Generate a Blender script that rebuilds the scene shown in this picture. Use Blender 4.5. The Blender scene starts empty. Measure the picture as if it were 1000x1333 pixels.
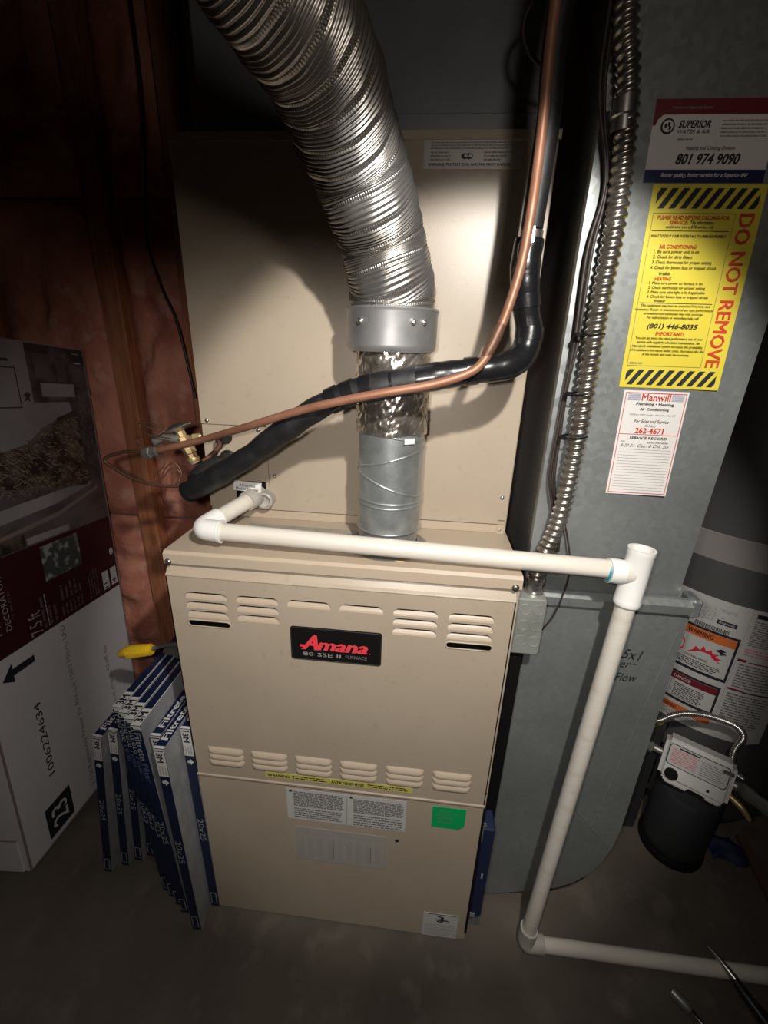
import bpy, bmesh, math, random
import numpy as np
from mathutils import Vector, Matrix, noise

random.seed(7)
SC = bpy.context.scene
COL = SC.collection

# ---------------------------------------------------------------- camera
cam_d = bpy.data.cameras.new('camera')
cam_d.sensor_fit = 'HORIZONTAL'; cam_d.sensor_width = 36.0
cam_d.lens = 572.354 / 1000 * 36.0
cam_d.clip_start = 0.01
cam = bpy.data.objects.new('camera', cam_d); COL.objects.link(cam)
RT = Vector((0.99471206, 0.09796765, 0.03082633)); UP = Vector((-0.06320101, 0.34730989, 0.93561823))
FW = Vector((-0.08095403, 0.93261899, -0.35166499))
cam.matrix_world = Matrix(((RT.x, UP.x, -FW.x, 0.44576), (RT.y, UP.y, -FW.y, -0.66502), (RT.z, UP.z, -FW.z, 1.35936), (0, 0, 0, 1)))
SC.camera = cam

# ---------------------------------------------------------------- world, lamps, exposure
wd = bpy.data.worlds.new('world'); SC.world = wd; wd.use_nodes = True
wd.node_tree.nodes['Background'].inputs[0].default_value = (0.9, 0.8, 0.7, 1)
wd.node_tree.nodes['Background'].inputs[1].default_value = 0.004
SC.view_settings.view_transform = 'Standard'; SC.view_settings.look = 'None'
SC.view_settings.exposure = 0.0; SC.view_settings.gamma = 1.0
SC.view_settings.use_curve_mapping = False

def lamp(name, typ, loc, aim, energy, color, size, angle=None, blend=None):
    d = bpy.data.lights.new(name, typ); d.energy = energy; d.color = color
    d.shadow_soft_size = size
    if typ == 'SPOT':
        d.spot_size = math.radians(angle); d.spot_blend = blend
    o = bpy.data.objects.new(name, d); COL.objects.link(o); o.location = loc
    o.rotation_euler = (Vector(aim) - Vector(loc)).to_track_quat('-Z', 'Y').to_euler()
    return o
# the hand-held torch beside the photographer: a hot beam inside a wide weak spill
TORCH = (0.62, -0.66, 1.70)
lamp('torch_beam', 'SPOT', TORCH, (0.53, 0.10, 1.08), 42.0, (1.0, 0.96, 0.90), 0.016, 67, 0.28)
lamp('torch_spill', 'SPOT', (0.60, -0.67, 1.67), (0.50, 0.10, 1.25), 2.6, (1.0, 0.90, 0.80), 0.05, 150, 0.8)
# added fill spot just left of the lens, lifts the left side and shadows
lamp('lens_fill', 'SPOT', (0.405, -0.672, 1.375), (0.20, 0.20, 0.60), 14.0, (1.0, 0.94, 0.89), 0.012, 104, 0.50)

# ---------------------------------------------------------------- materials
MATS = {}
def mat(name, col, rough=0.6, metal=0.0, var=None, bump=None, spec=0.5, var2=None, emit=None, coat=0, vor=None):
    m = bpy.data.materials.new(name); m.use_nodes = True
    nt = m.node_tree; N = nt.nodes; Lk = nt.links; b = N['Principled BSDF']
    b.inputs['Base Color'].default_value = (*col, 1); b.inputs['Roughness'].default_value = rough
    b.inputs['Metallic'].default_value = metal; b.inputs['Specular IOR Level'].default_value = spec
    b.inputs['Coat Weight'].default_value = coat
    tc = N.new('ShaderNodeTexCoord')
    def vmix(prev, tex_out, c2, lo, hi):
        r = N.new('ShaderNodeMapRange'); r.inputs[1].default_value = lo; r.inputs[2].default_value = hi
        Lk.new(tex_out, r.inputs[0])
        x = N.new('ShaderNodeMix'); x.data_type = 'RGBA'
        if prev is None: x.inputs[6].default_value = (*col, 1)
        else: Lk.new(prev, x.inputs[6])
        x.inputs[7].default_value = (*c2, 1); Lk.new(r.outputs[0], x.inputs[0])
        return x.outputs[2]
    out = None
    for v in (var, var2):
        if v:
            sc, c2, lo, hi = v[:4]
            t = N.new('ShaderNodeTexNoise'); t.inputs['Scale'].default_value = sc; t.inputs['Detail'].default_value = 6
            if len(v) > 4:
                mp = N.new('ShaderNodeMapping'); mp.inputs['Scale'].default_value = v[4]
                Lk.new(tc.outputs['Object'], mp.inputs[0]); Lk.new(mp.outputs[0], t.inputs[0])
            else: Lk.new(tc.outputs['Object'], t.inputs[0])
            out = vmix(out, t.outputs[0], c2, lo, hi)
    if vor:
        t = N.new('ShaderNodeTexVoronoi'); t.inputs['Scale'].default_value = vor[0]
        Lk.new(tc.outputs['Object'], t.inputs[0])
        s = N.new('ShaderNodeSeparateColor'); Lk.new(t.outputs['Color'], s.inputs[0])
        out = vmix(out, s.outputs[0], vor[1], vor[2], vor[3])
        r = N.new('ShaderNodeMapRange'); r.inputs[3].default_value = rough - .06; r.inputs[4].default_value = rough + .08
        Lk.new(s.outputs[1], r.inputs[0]); Lk.new(r.outputs[0], b.inputs['Roughness'])
    if out: Lk.new(out, b.inputs['Base Color'])
    if bump:
        t = N.new('ShaderNodeTexNoise'); t.inputs['Scale'].default_value = bump[0]; t.inputs['Detail'].default_value = 5
        Lk.new(tc.outputs['Object'], t.inputs[0])
        bp = N.new('ShaderNodeBump'); bp.inputs['Strength'].default_value = bump[1]
        bp.inputs['Distance'].default_value = bump[2] if len(bump) > 2 else .002
        Lk.new(t.outputs[0], bp.inputs['Height']); Lk.new(bp.outputs[0], b.inputs['Normal'])
    MATS[name] = m
    return m
mat('beige', (.41, .342, .262), .38, 0, var=(7, (.38, .312, .235), .35, .75), bump=(420, .12, .0006), var2=(60, (.36, .29, .2), .62, .8))
mat('beige_edge', (.44, .36, .27), .4)
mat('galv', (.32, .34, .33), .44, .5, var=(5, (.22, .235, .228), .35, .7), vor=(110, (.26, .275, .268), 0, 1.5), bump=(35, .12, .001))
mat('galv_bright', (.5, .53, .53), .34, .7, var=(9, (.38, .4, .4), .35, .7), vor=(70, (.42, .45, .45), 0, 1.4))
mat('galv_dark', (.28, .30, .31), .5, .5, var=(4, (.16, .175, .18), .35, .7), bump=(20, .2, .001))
mat('flue_galv', (.45, .48, .48), .36, .75, var=(30, (.33, .35, .35), .4, .65), bump=(150, .25, .0008))
mat('aluminium', (.56, .55, .535), .36, .92, var=(14, (.5, .46, .41), .4, .7), bump=(180, .15, .0005))
mat('collar', (.46, .46, .46), .42, .75, var=(30, (.36, .36, .36), .4, .7))
mat('foil', (.68, .62, .55), .2, .9, var=(50, (.4, .34, .27), .45, .65))
mat('steel', (.62, .6, .57), .28, .95)
mat('conduit', (.42, .39, .35), .3, .9, var=(60, (.25, .22, .19), .4, .7))
mat('copper', (.30, .145, .09), .48, .35, var=(40, (.24, .105, .06), .4, .7))
mat('copper_dark', (.13, .065, .04), .5, .4)
mat('brass', (.5, .37, .19), .42, .7)
mat('rubber', (.007, .007, .008), .55, 0, var=(60, (.02, .02, .02), .5, .8), bump=(90, .3, .001))
mat('tape', (.009, .009, .010), .25, 0, bump=(60, .4, .0015))
mat('wire', (.03, .02, .017), .5)
mat('pvc', (.66, .62, .55), .32, 0, var=(18, (.56, .51, .43), .5, .8, (.3, 3, 3)))
mat('pvc_white', (.78, .77, .74), .3)
mat('pvc_old', (.52, .49, .44), .45, 0, var=(12, (.3, .28, .25), .4, .7))
mat('primer', (.03, .25, .33), .4)
mat('black', (.004, .004, .004), .7, spec=.2)
mat('dark', (.025, .025, .026), .5)
mat('dark_grey', (.022, .023, .025), .6)
mat('tank_grey', (.085, .084, .082), .45, .1, var=(4, (.075, .074, .072), .3, .7))
mat('tank_band', (.27, .25, .24), .4)
mat('paper', (.72, .69, .66), .55)
mat('paper_grey', (.5, .49, .47), .5)
mat('paper_dull', (.36, .34, .3), .4)
mat('silver_label', (.58, .56, .51), .3, .3)
mat('ink', (.015, .015, .018), .6)
mat('ink_soft', (.16, .15, .15), .6)
mat('ink_mid', (.33, .31, .30), .6)
mat('yellow', (.68, .56, .05), .5)
mat('yellow_pale', (.55, .5, .12), .5)
mat('red', (.58, .05, .02), .5)
mat('crimson', (.62, .02, .05), .5)
mat('logo_red', (.75, .055, .075), .4)
mat('maroon', (.16, .012, .022), .5)
mat('navy', (.010, .014, .065), .5)
mat('orange', (.6, .14, .03), .5)
mat('green', (.0, .36, .10), .5)
mat('pink_ink', (.55, .2, .22), .5)
mat('lilac_ink', (.32, .33, .45), .5)
mat('filter_blue', (.006, .012, .040), .35, var=(8, (.010, .018, .052), .4, .7))
mat('filter_card', (.30, .31, .315), .5, 0, var=(18, (.22, .23, .235), .35, .7))
mat('filter_white', (.58, .58, .56), .5)
mat('filter_fade', (.10, .12, .21), .5)
mat('filter_wire', (.35, .36, .37), .4, .5)
mat('card_grey', (.60, .58, .58), .55, 0, var=(5, (.55, .53, .54), .3, .7))
mat('card_edge', (.24, .19, .17), .6)
mat('card_brown', (.10, .06, .035), .7)
mat('box_maroon', (.045, .009, .014), .35)
mat('photo_wall', (.34, .31, .32), .4, 0, var=(5, (.17, .155, .16), .35, .7))
mat('photo_dark', (.05, .04, .042), .4, 0, var=(16, (.15, .135, .135), .45, .7))
mat('photo_mid', (.15, .125, .125), .4, 0, var=(7, (.08, .065, .068), .35, .65, (1, 1, 3)))
mat('photo_tan', (.13, .10, .075), .4, 0, var=(22, (.03, .02, .018), .4, .6))
mat('photo_frame', (.06, .05, .05), .4)
mat('leaf_grey', (.06, .07, .065), .4, 0, var=(38, (.32, .33, .32), .5, .62))
mat('twig', (.32, .25, .18), .5)
mat('twig_dark', (.05, .025, .02), .5)
mat('box_text', (.30, .28, .28), .5)
mat('box_text_dim', (.10, .075, .08), .5)
mat('insulation', (.60, .25, .17), .9, 0, var=(6, (.42, .14, .09), .4, .65), var2=(18, (.66, .36, .28), .55, .75), bump=(26, .8, .01))
mat('stud', (.44, .18, .09), .7, 0, var=(30, (.32, .10, .04), .4, .7, (3, 3, .2)))
mat('concrete', (.118, .098, .076), .8, 0, var=(3, (.068, .056, .043), .38, .65), var2=(11, (.155, .13, .105), .55, .8), bump=(60, .3, .003))
mat('wall_paint', (.34, .29, .24), .85, 0, var=(4, (.28, .24, .20), .4, .7))
mat('joist', (.12, .075, .045), .8)
mat('chrome', (.7, .7, .7), .15, 1.0)
mat('tool_black', (.02, .02, .02), .35)
mat('valve_grey', (.62, .61, .58), .4, 0, var=(15, (.52, .51, .49), .4, .7))
mat('fitting', (.25, .245, .22), .4, .6)
mat('blue_cloth', (.006, .012, .05), .7)
mat('box_galv', (.36, .37, .34), .45, .4, var=(20, (.28, .29, .26), .4, .7))
mat('grip_yellow', (.78, .50, .02), .4)
mat('dust', (.34, .32, .27), .6, 0, var=(20, (.22, .22, .17), .4, .7))

# ---------------------------------------------------------------- mesh builder
class MB:
    def __init__(s, m='beige'): s.v = []; s.f = []; s.mi = []; s.sm = []; s.names = []; s.cur = m; s.smooth = False
    def m(s, name, smooth=None):
        s.cur = name
        if smooth is not None: s.smooth = smooth
        return s
    def add(s, vs, fs, smooth=None):
        o = len(s.v); s.v.extend([tuple(v) for v in vs])
        if s.cur not in s.names: s.names.append(s.cur)
        k = s.names.index(s.cur); sm = s.smooth if smooth is None else smooth
        for f in fs: s.f.append(tuple(o + i for i in f)); s.mi.append(k); s.sm.append(sm)
        return s
    def box(s, lo, hi, bev=0.0, rot=None, piv=None, seg=1):
        bm = bmesh.new(); bmesh.ops.create_cube(bm, size=1)
        c = [(a + b) / 2 for a, b in zip(lo, hi)]; d = [abs(b - a) for a, b in zip(lo, hi)]
        for v in bm.verts: v.co = Vector((v.co[0] * d[0] + c[0], v.co[1] * d[1] + c[1], v.co[2] * d[2] + c[2]))
        if bev: bmesh.ops.bevel(bm, geom=bm.edges[:], offset=bev, segments=seg, affect='EDGES', clamp_overlap=True)
        if rot is not None:
            p = Vector(piv if piv else c)
            for v in bm.verts: v.co = p + rot @ (v.co - p)
        bm.verts.ensure_lookup_table()
        s.add([v.co[:] for v in bm.verts], [[v.index for v in f.verts] for f in bm.faces], smooth=False); bm.free(); return s
    def prism_x(s, prof, x0, x1):        # profile of (y, z), closed
        n = len(prof); vs = [(x0, y, z) for y, z in prof] + [(x1, y, z) for y, z in prof]
        fs = [[i, (i + 1) % n, n + (i + 1) % n, n + i] for i in range(n)] + [list(range(n))[::-1], list(range(n, 2 * n))]
        return s.add(vs, fs, False)
    def prism_y(s, prof, y0, y1):        # profile of (x, z), closed
        n = len(prof); vs = [(x, y0, z) for x, z in prof] + [(x, y1, z) for x, z in prof]
        fs = [[i, n + i, n + (i + 1) % n, (i + 1) % n] for i in range(n)] + [list(range(n)), list(range(n, 2 * n))[::-1]]
        return s.add(vs, fs, False)
    def tube(s, pts, r, seg=16, caps=True, step=None, closed=False, rf=None):
        P = smooth_path(pts, step) if step else np.array(pts, float)
        n = len(P); T, A, B = frames(P, closed)
        if callable(r): R = np.array([r(i / (n - 1)) for i in range(n)])
        elif np.ndim(r): R = np.interp(np.linspace(0, 1, n), np.linspace(0, 1, len(r)), r)
        else: R = np.full(n, r)
        th = np.linspace(0, 2 * math.pi, seg, endpoint=False)
        vs = []
        for i in range(n):
            rr = R[i] * (np.array([rf(i / (n - 1), t) for t in th]) if rf else 1)
            ring = P[i] + np.outer(np.cos(th) * rr, A[i]) + np.outer(np.sin(th) * rr, B[i]); vs.extend(ring.tolist())
        fs = []
        m_ = n if closed else n - 1
        for i in range(m_):
            for j in range(seg):
                k = (j + 1) % seg; i2 = (i + 1) % n
                fs.append((i * seg + j, i * seg + k, i2 * seg + k, i2 * seg + j))
        s.add(vs, fs, True)
        if caps and not closed:
            s.add(vs[:seg], [list(range(seg))[::-1]], False); s.add(vs[-seg:], [list(range(seg))], False)
        return s
    def lathe(s, org, axis, prof, seg=32, smooth=True, a0=0, a1=2 * math.pi):    # profile of (radius, height along axis)
        ax = Vector(axis).normalized(); t = Vector((1, 0, 0)) if abs(ax.x) < .8 else Vector((0, 1, 0))
        A = (t - ax * t.dot(ax)).normalized(); B = ax.cross(A); O = Vector(org)
        if smooth:
            q = [prof[0]]
            for k in range(1, len(prof) - 1):
                d0 = Vector((prof[k][0] - prof[k-1][0], prof[k][1] - prof[k-1][1])); d1 = Vector((prof[k+1][0] - prof[k][0], prof[k+1][1] - prof[k][1]))
                q.append(prof[k])
                if d0.length and d1.length and d0.angle(d1) > .6: q.append(None); q.append(prof[k])
            q.append(prof[-1]); run = []
            if None in q:
                for e in q + [None]:
                    if e is None: s.lathe(org, axis, run, seg, True, a0, a1) if len(run) > 1 else None; run = []
                    else: run.append(e)
                return s
        full = abs(a1 - a0 - 2 * math.pi) < 1e-6; n = seg if full else seg + 1; vs = []
        for r, h in prof:
            for j in range(n):
                th = a0 + (a1 - a0) * j / seg
                vs.append((O + ax * h + (A * math.cos(th) + B * math.sin(th)) * r)[:])
        fs = []
        for i in range(len(prof) - 1):
            for j in range(seg):
                k = (j + 1) % n; fs.append((i * n + j, i * n + k, (i + 1) * n + k, (i + 1) * n + j))
        s.add(vs, fs, smooth); return s
    def build(s, name, parent=None, loc=None, raw=False):
        me = bpy.data.meshes.new(name)
        off = Vector((0, 0, 0))
        if not raw and parent is not None: off = ROOTLOC.get(parent.name, Vector((0, 0, 0)))
        vs = s.v if off.length == 0 else [(a - off.x, b - off.y, c - off.z) for a, b, c in s.v]
        me.from_pydata(vs, [], s.f)
        for n in s.names: me.materials.append(MATS[n])
        me.polygons.foreach_set('material_index', s.mi); me.polygons.foreach_set('use_smooth', s.sm); me.update()
        o = bpy.data.objects.new(name, me); COL.objects.link(o)
        if parent is not None:
            o.parent = parent; ROOTLOC[o.name] = off
        if loc is not None: o.location = loc
        return o
ROOTLOC = {}

def smooth_path(pts, step):
    P = np.array(pts, float); Q = np.vstack([2 * P[0] - P[1], P, 2 * P[-1] - P[-2]]); out = []
    for i in range(1, len(Q) - 2):
        a, b, c, d = Q[i - 1], Q[i], Q[i + 1], Q[i + 2]
        for t in np.linspace(0, 1, 24, endpoint=False):
            out.append(.5 * ((2 * b) + (c - a) * t + (2 * a - 5 * b + 4 * c - d) * t * t + (3 * b - a - 3 * c + d) * t ** 3))
    out.append(P[-1]); out = np.array(out)
    L = np.concatenate([[0], np.cumsum(np.linalg.norm(np.diff(out, axis=0), axis=1))])
    n = max(2, int(L[-1] / step) + 1); q = np.linspace(0, L[-1], n)
    return np.stack([np.interp(q, L, out[:, k]) for k in range(3)], 1)

def frames(P, closed=False):
    T = np.gradient(P, axis=0)
    if closed: T = np.roll(P, -1, 0) - np.roll(P, 1, 0)
    T /= np.linalg.norm(T, axis=1)[:, None]
    a = np.array([0, 0, 1.]) if abs(T[0][2]) < .8 else np.array([1., 0, 0])
    A = []; a = a - T[0] * (a @ T[0]); a /= np.linalg.norm(a)
    for t in T:
        a = a - t * (a @ t); a /= np.linalg.norm(a); A.append(a.copy())
    A = np.array(A); return T, A, np.cross(T, A)

# flat print: a map turns sheet coordinates (x, y, lift) into space
def plane(o, X, Y, N):
    o, X, Y, N = (Vector(a) for a in (o, X, Y, N))
    return lambda x, y, z=0: (o + X * x + Y * y + N * z)[:]
XZ = lambda y: plane((0, y, 0), (1, 0, 0), (0, 0, 1), (0, -1, 0))
LIFT = .0007
def rect(mb, mp, x0, y0, x1, y1, lift=LIFT, nx=1):
    vs = []; 
    for i in range(nx + 1):
        x = x0 + (x1 - x0) * i / nx; vs += [mp(x, y0, lift), mp(x, y1, lift)]
    return mb.add(vs, [(2 * i, 2 * i + 2, 2 * i + 3, 2 * i + 1) for i in range(nx)], False)
def poly(mb, mp, pts, lift=LIFT): return mb.add([mp(x, y, lift) for x, y in pts], [list(range(len(pts)))], False)
def rrect_pts(x0, y0, x1, y1, r, n=4):
    pts = []
    for cx, cy, a in ((x1 - r, y1 - r, 0), (x0 + r, y1 - r, 90), (x0 + r, y0 + r, 180), (x1 - r, y0 + r, 270)):
        for k in range(n + 1):
            t = math.radians(a + 90 * k / n); pts.append((cx + r * math.cos(t), cy + r * math.sin(t)))
    return pts
def slab(mb, mp, pts, th):              # thin sheet with real thickness
    n = len(pts); vs = [mp(x, y, th) for x, y in pts] + [mp(x, y, 0) for x, y in pts]
    return mb.add(vs, [list(range(n))] + [[i, n + i, n + (i + 1) % n, (i + 1) % n] for i in range(n)], False)
def outline(mb, mp, x0, y0, x1, y1, w, lift=LIFT * 1.5, nx=1):
    rect(mb, mp, x0, y0, x1, y0 + w, lift, nx); rect(mb, mp, x0, y1 - w, x1, y1, lift, nx)
    rect(mb, mp, x0, y0, x0 + w, y1, lift); rect(mb, mp, x1 - w, y0, x1, y1, lift)
_tc = {}
def tmesh(txt, bold, shear):
    k = (txt, bold, shear)
    if k not in _tc:
        c = bpy.data.curves.new('t', 'FONT'); c.body = txt; c.shear = shear; c.resolution_u = 2; c.fill_mode = 'FRONT'
        o = bpy.data.objects.new('t', c); me = o.to_mesh()
        v0 = [v.co[:2] for v in me.vertices]; f0 = [list(p.vertices) for p in me.polygons]; o.to_mesh_clear()
        vs, fs = list(v0), list(f0)
        if bold > .004:
            for q, (dx, dy) in enumerate(((bold, 0), (-bold, 0), (0, bold * .6))):
                b0 = len(vs); vs += [(x + dx, y + dy, (q + 1) * 6e-5) for x, y in v0]; fs += [[b0 + i for i in f] for f in f0]
        bpy.data.objects.remove(o); bpy.data.curves.remove(c)
        xs = [v[0] for v in vs]; ys = [v[1] for v in vs]; a, b = min(xs), min(ys); w = max(xs) - a or 1; h = max(ys) - b or 1
        _tc[k] = ([((v[0] - a) / w, (v[1] - b) / h, v[2] if len(v) > 2 else 0.0) for v in vs], fs)
    return _tc[k]
def text(mb, mp, txt, x0, y0, x1, y1, bold=0.0, shear=0.0, lift=LIFT * 2, turn=0, slant=0.0):
    """letters fitted into the rectangle; turn 90 reads upward, -90 reads downward; slant lifts the line's end"""
    vs, fs = tmesh(txt, bold, shear); out = []
    for u, v, dz in vs:
        if turn == 90: x, y = x1 - (x1 - x0) * v, y0 + (y1 - y0) * u
        elif turn == -90: x, y = x0 + (x1 - x0) * v, y1 - (y1 - y0) * u
        else: x, y = x0 + (x1 - x0) * u, y0 + (y1 - y0) * v
        if slant: y += slant * (x - x0)
        out.append(mp(x, y, lift + dz))
    return mb.add(out, fs, False)
def lines(mb, mp, x0, y0, x1, y1, rows, ratio=.45, lift=LIFT * 1.6, ragged=.2, rnd=random, center=False, ch=.5):
    """rows of print too small to read: words as runs of little strokes"""
    dy = (y1 - y0) / rows
    for r in range(rows):
        y = y1 - (r + 1) * dy + dy * .25; w = (x1 - x0) * (1 - rnd.random() * ragged); h = dy * ratio
        xa = x0 + ((x1 - x0) - w) / 2 if center else x0; x = xa
        while x < xa + w:
            l = h * (1.2 + rnd.random() * 4) * ch * 2
            rect(mb, mp, x, y, min(x + l, xa + w), y + h, lift); x += l + h * .7
def lines_v(mb, mp, x0, y0, x1, y1, cols, **k):
    lines(mb, lambda x, y, z=0: mp(x1 - (y - 0), y0 + x, z), 0, 0, y1 - y0, x1 - x0, cols, **k)

def thing(name, label, cat, loc=(0, 0, 0), group=None, rot=None):
    o = bpy.data.objects.new(name, None); COL.objects.link(o); o.location = loc; o.empty_display_size = .05
    if rot is not None: o.rotation_euler = rot
    o['label'] = label; o['category'] = cat
    if group: o['group'] = group
    ROOTLOC[o.name] = Vector(loc); return o
def tag(o, label, cat, group=None):
    o['label'] = label; o['category'] = cat
    if group: o['group'] = group
    return o
def struct(o): o['kind'] = 'structure'; return o
def lab(o, t): o['label'] = t; return o
def copy_part(src, parent, loc):
    c = src.copy(); COL.objects.link(c); c.parent = parent; c.location = loc; return c

# ================================================================ STRUCTURE
WALL_Y = .665
m = MB('concrete'); m.box((-1.25, -1.9, -.1), (2.1, 1.0, 0)); struct(m.build('floor'))
m = MB('wall_paint'); m.box((-1.35, -1.9, 0), (-1.25, .8, 2.45)); struct(m.build('wall_left'))
m = MB('wall_paint'); m.box((2.1, -1.9, 0), (2.2, 1.0, 2.45)); struct(m.build('wall_right'))
m = MB('wall_paint'); m.box((-1.35, -2.0, 0), (2.2, -1.9, 2.45)); struct(m.build('wall_front'))
m = MB('wall_paint'); m.box((-1.25, WALL_Y + .1, 0), (.98, WALL_Y + .2, 2.45)); wb = struct(m.build('wall_back'))
m = MB('wall_paint'); m.box((.98, WALL_Y + .1, 0), (1.02, 1.0, 2.45)); m.box((1.02, .96, 0), (2.1, 1.0, 2.45)); struct(m.build('wall_rear'))
m = MB('joist'); m.box((-1.35, -2.0, 2.45), (2.2, 1.0, 2.5)); ce = struct(m.build('ceiling'))
for k in range(9):
    m = MB('joist'); x = -1.2 + k * .405; m.box((x, -1.9, 2.22), (x + .04, .76, 2.45)); m.build('joist', ce)
# studs and batts of the unfinished wall
STUDS = [-1.20, -.93, -.491, -.245, .12, .50, .94]
for x in STUDS:
    m = MB('stud'); w = .03
    m.box((x - w, WALL_Y, 0), (x + w, WALL_Y + .1, 2.45), .002); m.build('stud', wb)
for i in range(len(STUDS) - 1):
    xa, xb = STUDS[i] + .03, STUDS[i + 1] - .03
    for z0, z1 in ((0, .762), (.768, 1.72), (1.726, 2.45)):
        nx, nz = 16, 44; vs = []
        for a in range(nx + 1):
            for b in range(nz + 1):
                u, v = a / nx, b / nz; x = xa + (xb - xa) * u; z = z0 + (z1 - z0) * v
                e = min(1, min(u, 1 - u) * 5) ** .6 * min(1, min(v, 1 - v) * 9) ** .5
                n = noise.fractal(Vector((x * 7, i * 3.1, z * 6)), 1.0, 2.0, 4) * .026 + noise.noise(Vector((x * 14, 2 + i, z * 11))) * .012
                n2 = abs(noise.noise(Vector((x * 9 + 4, i, z * 12)))) * .022
                vs.append((x, WALL_Y + .052 - (.04 + n - n2) * e, z))
        m = MB('insulation'); m.smooth = True
        m.add(vs, [(a * (nz + 1) + b, (a + 1) * (nz + 1) + b, (a + 1) * (nz + 1) + b + 1, a * (nz + 1) + b + 1) for a in range(nx) for b in range(nz)])
        m.build('insulation_batt', wb)

# ================================================================ FURNACE
W, H = .622, 1.011
fu = thing('furnace', 'beige upright gas furnace with louvered upper door in the middle', 'furnace', (W / 2, .32, 0))
m = MB('beige')
m.box((0, .008, .0), (W, .60, .968), .002)
m.box((0, .0, .0), (.004, .02, .984), .0008); m.box((W - .0045, 0, 0), (W, .02, .984), .0008)
m.build('cabinet_body', fu)
m = MB('black'); m.box((.006, .0065, .9686), (W - .006, .55, .986)); m.build('top_gap_shade', fu)  # black filler: paints the shadow line between top trim and door
m = MB('beige_edge')
m.prism_x([(-.004, .9855), (-.006, .988), (-.006, 1.006), (-.001, H), (.60, H), (.60, .9855)], -.001, W + .001)
m.build('top_trim', fu)
# upper door
def sheet_with_holes(outer, holes):
    c = bpy.data.curves.new('t', 'CURVE'); c.dimensions = '2D'; c.fill_mode = 'FRONT'
    for P in [outer] + holes:
        sp = c.splines.new('POLY'); sp.points.add(len(P) - 1); sp.use_cyclic_u = True
        for q, (x, y) in zip(sp.points, P): q.co = (x, y, 0, 1)
    o = bpy.data.objects.new('t', c); me = o.to_mesh(); vs = [v.co[:2] for v in me.vertices]; fs = [list(p.vertices) for p in me.polygons]
    o.to_mesh_clear(); bpy.data.objects.remove(o); bpy.data.curves.remove(c); return vs, fs
def hood_pts(x, z, w=.078, h=.0150, r=.0115):
    P = [(x - w / 2, z), (x + w / 2, z)]
    for k in range(7): t = math.radians(90 * k / 6); P.append((x + w / 2 - r + r * math.cos(t), z + h - r * .8 + r * .8 * math.sin(t)))
    for k in range(7): t = math.radians(90 + 90 * k / 6); P.append((x - w / 2 + r + r * math.cos(t), z + h - r * .8 + r * .8 * math.sin(t)))
    return P
PX = [.0705, .1655, .260, .3545, .450, .546]
rows_top = [3, 3, 1, 1, 3, 3]
TOPL = [(x, .9190 - k * .0195) for x, n_ in zip(PX, rows_top) for k in range(n_)]
SLOTS = [rrect_pts(x - .0405, .8615, x + .0405, .8745, .0062, 5) for x in (PX[0], PX[5] + .001)]
HOLES = [hood_pts(x, z) for x, z in TOPL] + SLOTS
m = MB('beige')
m.prism_x([(.007, .9815), (.0035, .9815), (-.0035, .9695), (-.0075, .966), (-.0075, .9625), (.007, .9625)], -.001, .6168)
m.prism_x([(-.0075, .4785), (-.0095, .4765), (-.0095, .4735), (-.0055, .4715), (.007, .4735), (.007, .4785)], -.001, .6168)
m.prism_x([(-.0075, .9668), (-.0088, .9655), (-.0088, .9642), (-.0075, .963)], .0, .616)
m.box((-.001, -.0075, .4785), (.001, .007, .9625)); m.box((.6148, -.0075, .4785), (.6168, .007, .9625))
vs, fs = sheet_with_holes([(-.001, .4785), (.6168, .4785), (.6168, .9625), (-.001, .9625)], HOLES)
m.add([(x, -.0075, z) for x, z in vs], fs, False)
for P in HOLES:      # turned-in sheet edge of each opening
    n_ = len(P); m.add([(x, -.0075, z) for x, z in P] + [(x, -.0063, z) for x, z in P], [(i, (i + 1) % n_, n_ + (i + 1) % n_, n_ + i) for i in range(n_)], False)
m.m('black'); m.add([(.002, .0055, .84), (.614, .0055, .84), (.614, .0055, .96), (.002, .0055, .96)], [(0, 1, 2, 3)], False)
ud = m.build('upper_door', fu)
DY = -.0075
def louver_up():          # flap pressed inward: flush at its foot, set back at the top opening
    m = MB('beige_edge'); w, h = .082, .0165
    for (y0, z0), (y1, z1) in (((.0002, -.0008), (.0015, .003)), ((.0015, .003), (.0035, .0062)), ((.0035, .0062), (.006, .0088))):
        m.add([(-w / 2, y0, z0), (w / 2, y0, z0), (w / 2, y1, z1), (-w / 2, y1, z1)], [(0, 1, 2, 3)], True)
    return m
def louver_down():        # raised hood open at its foot
    m = MB('beige_edge'); w, h, D = .078, .0135, .0062; nu, nv = 28, 6; m.smooth = True; vs = []
    for a in range(nu + 1):
        u = -1 + 2 * a / nu; x = u * w / 2; t = max(0, (abs(x) - (w / 2 - h)) / h); e = math.sqrt(max(0, 1 - t * t))
        for b in range(nv + 1):
            v = b / nv; vs.append((x, -D * math.sin(v * 1.9) * e, h - v * h * (.6 + .4 * e)))
    m.add(vs, [(a * (nv + 1) + b, (a + 1) * (nv + 1) + b, (a + 1) * (nv + 1) + b + 1, a * (nv + 1) + b + 1) for a in range(nu) for b in range(nv)])
    return m
fl = ROOTLOC[fu.name]
protoU = protoD = None
for x, z in TOPL:
    loc = Vector((x, DY, z)) - fl
    if protoU is None: protoU = louver_up().build('louver', ud, loc, raw=True)
    else: copy_part(protoU, ud, loc)
for x in PX:
    for k in range(3):
        loc = Vector((x - (.0 if x < .1 else .001), DY, .5465 - k * .0158)) - fl
        if protoD is None: protoD = louver_down().build('louver', ud, loc, raw=True)
        else: copy_part(protoD, ud, loc)
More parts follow.
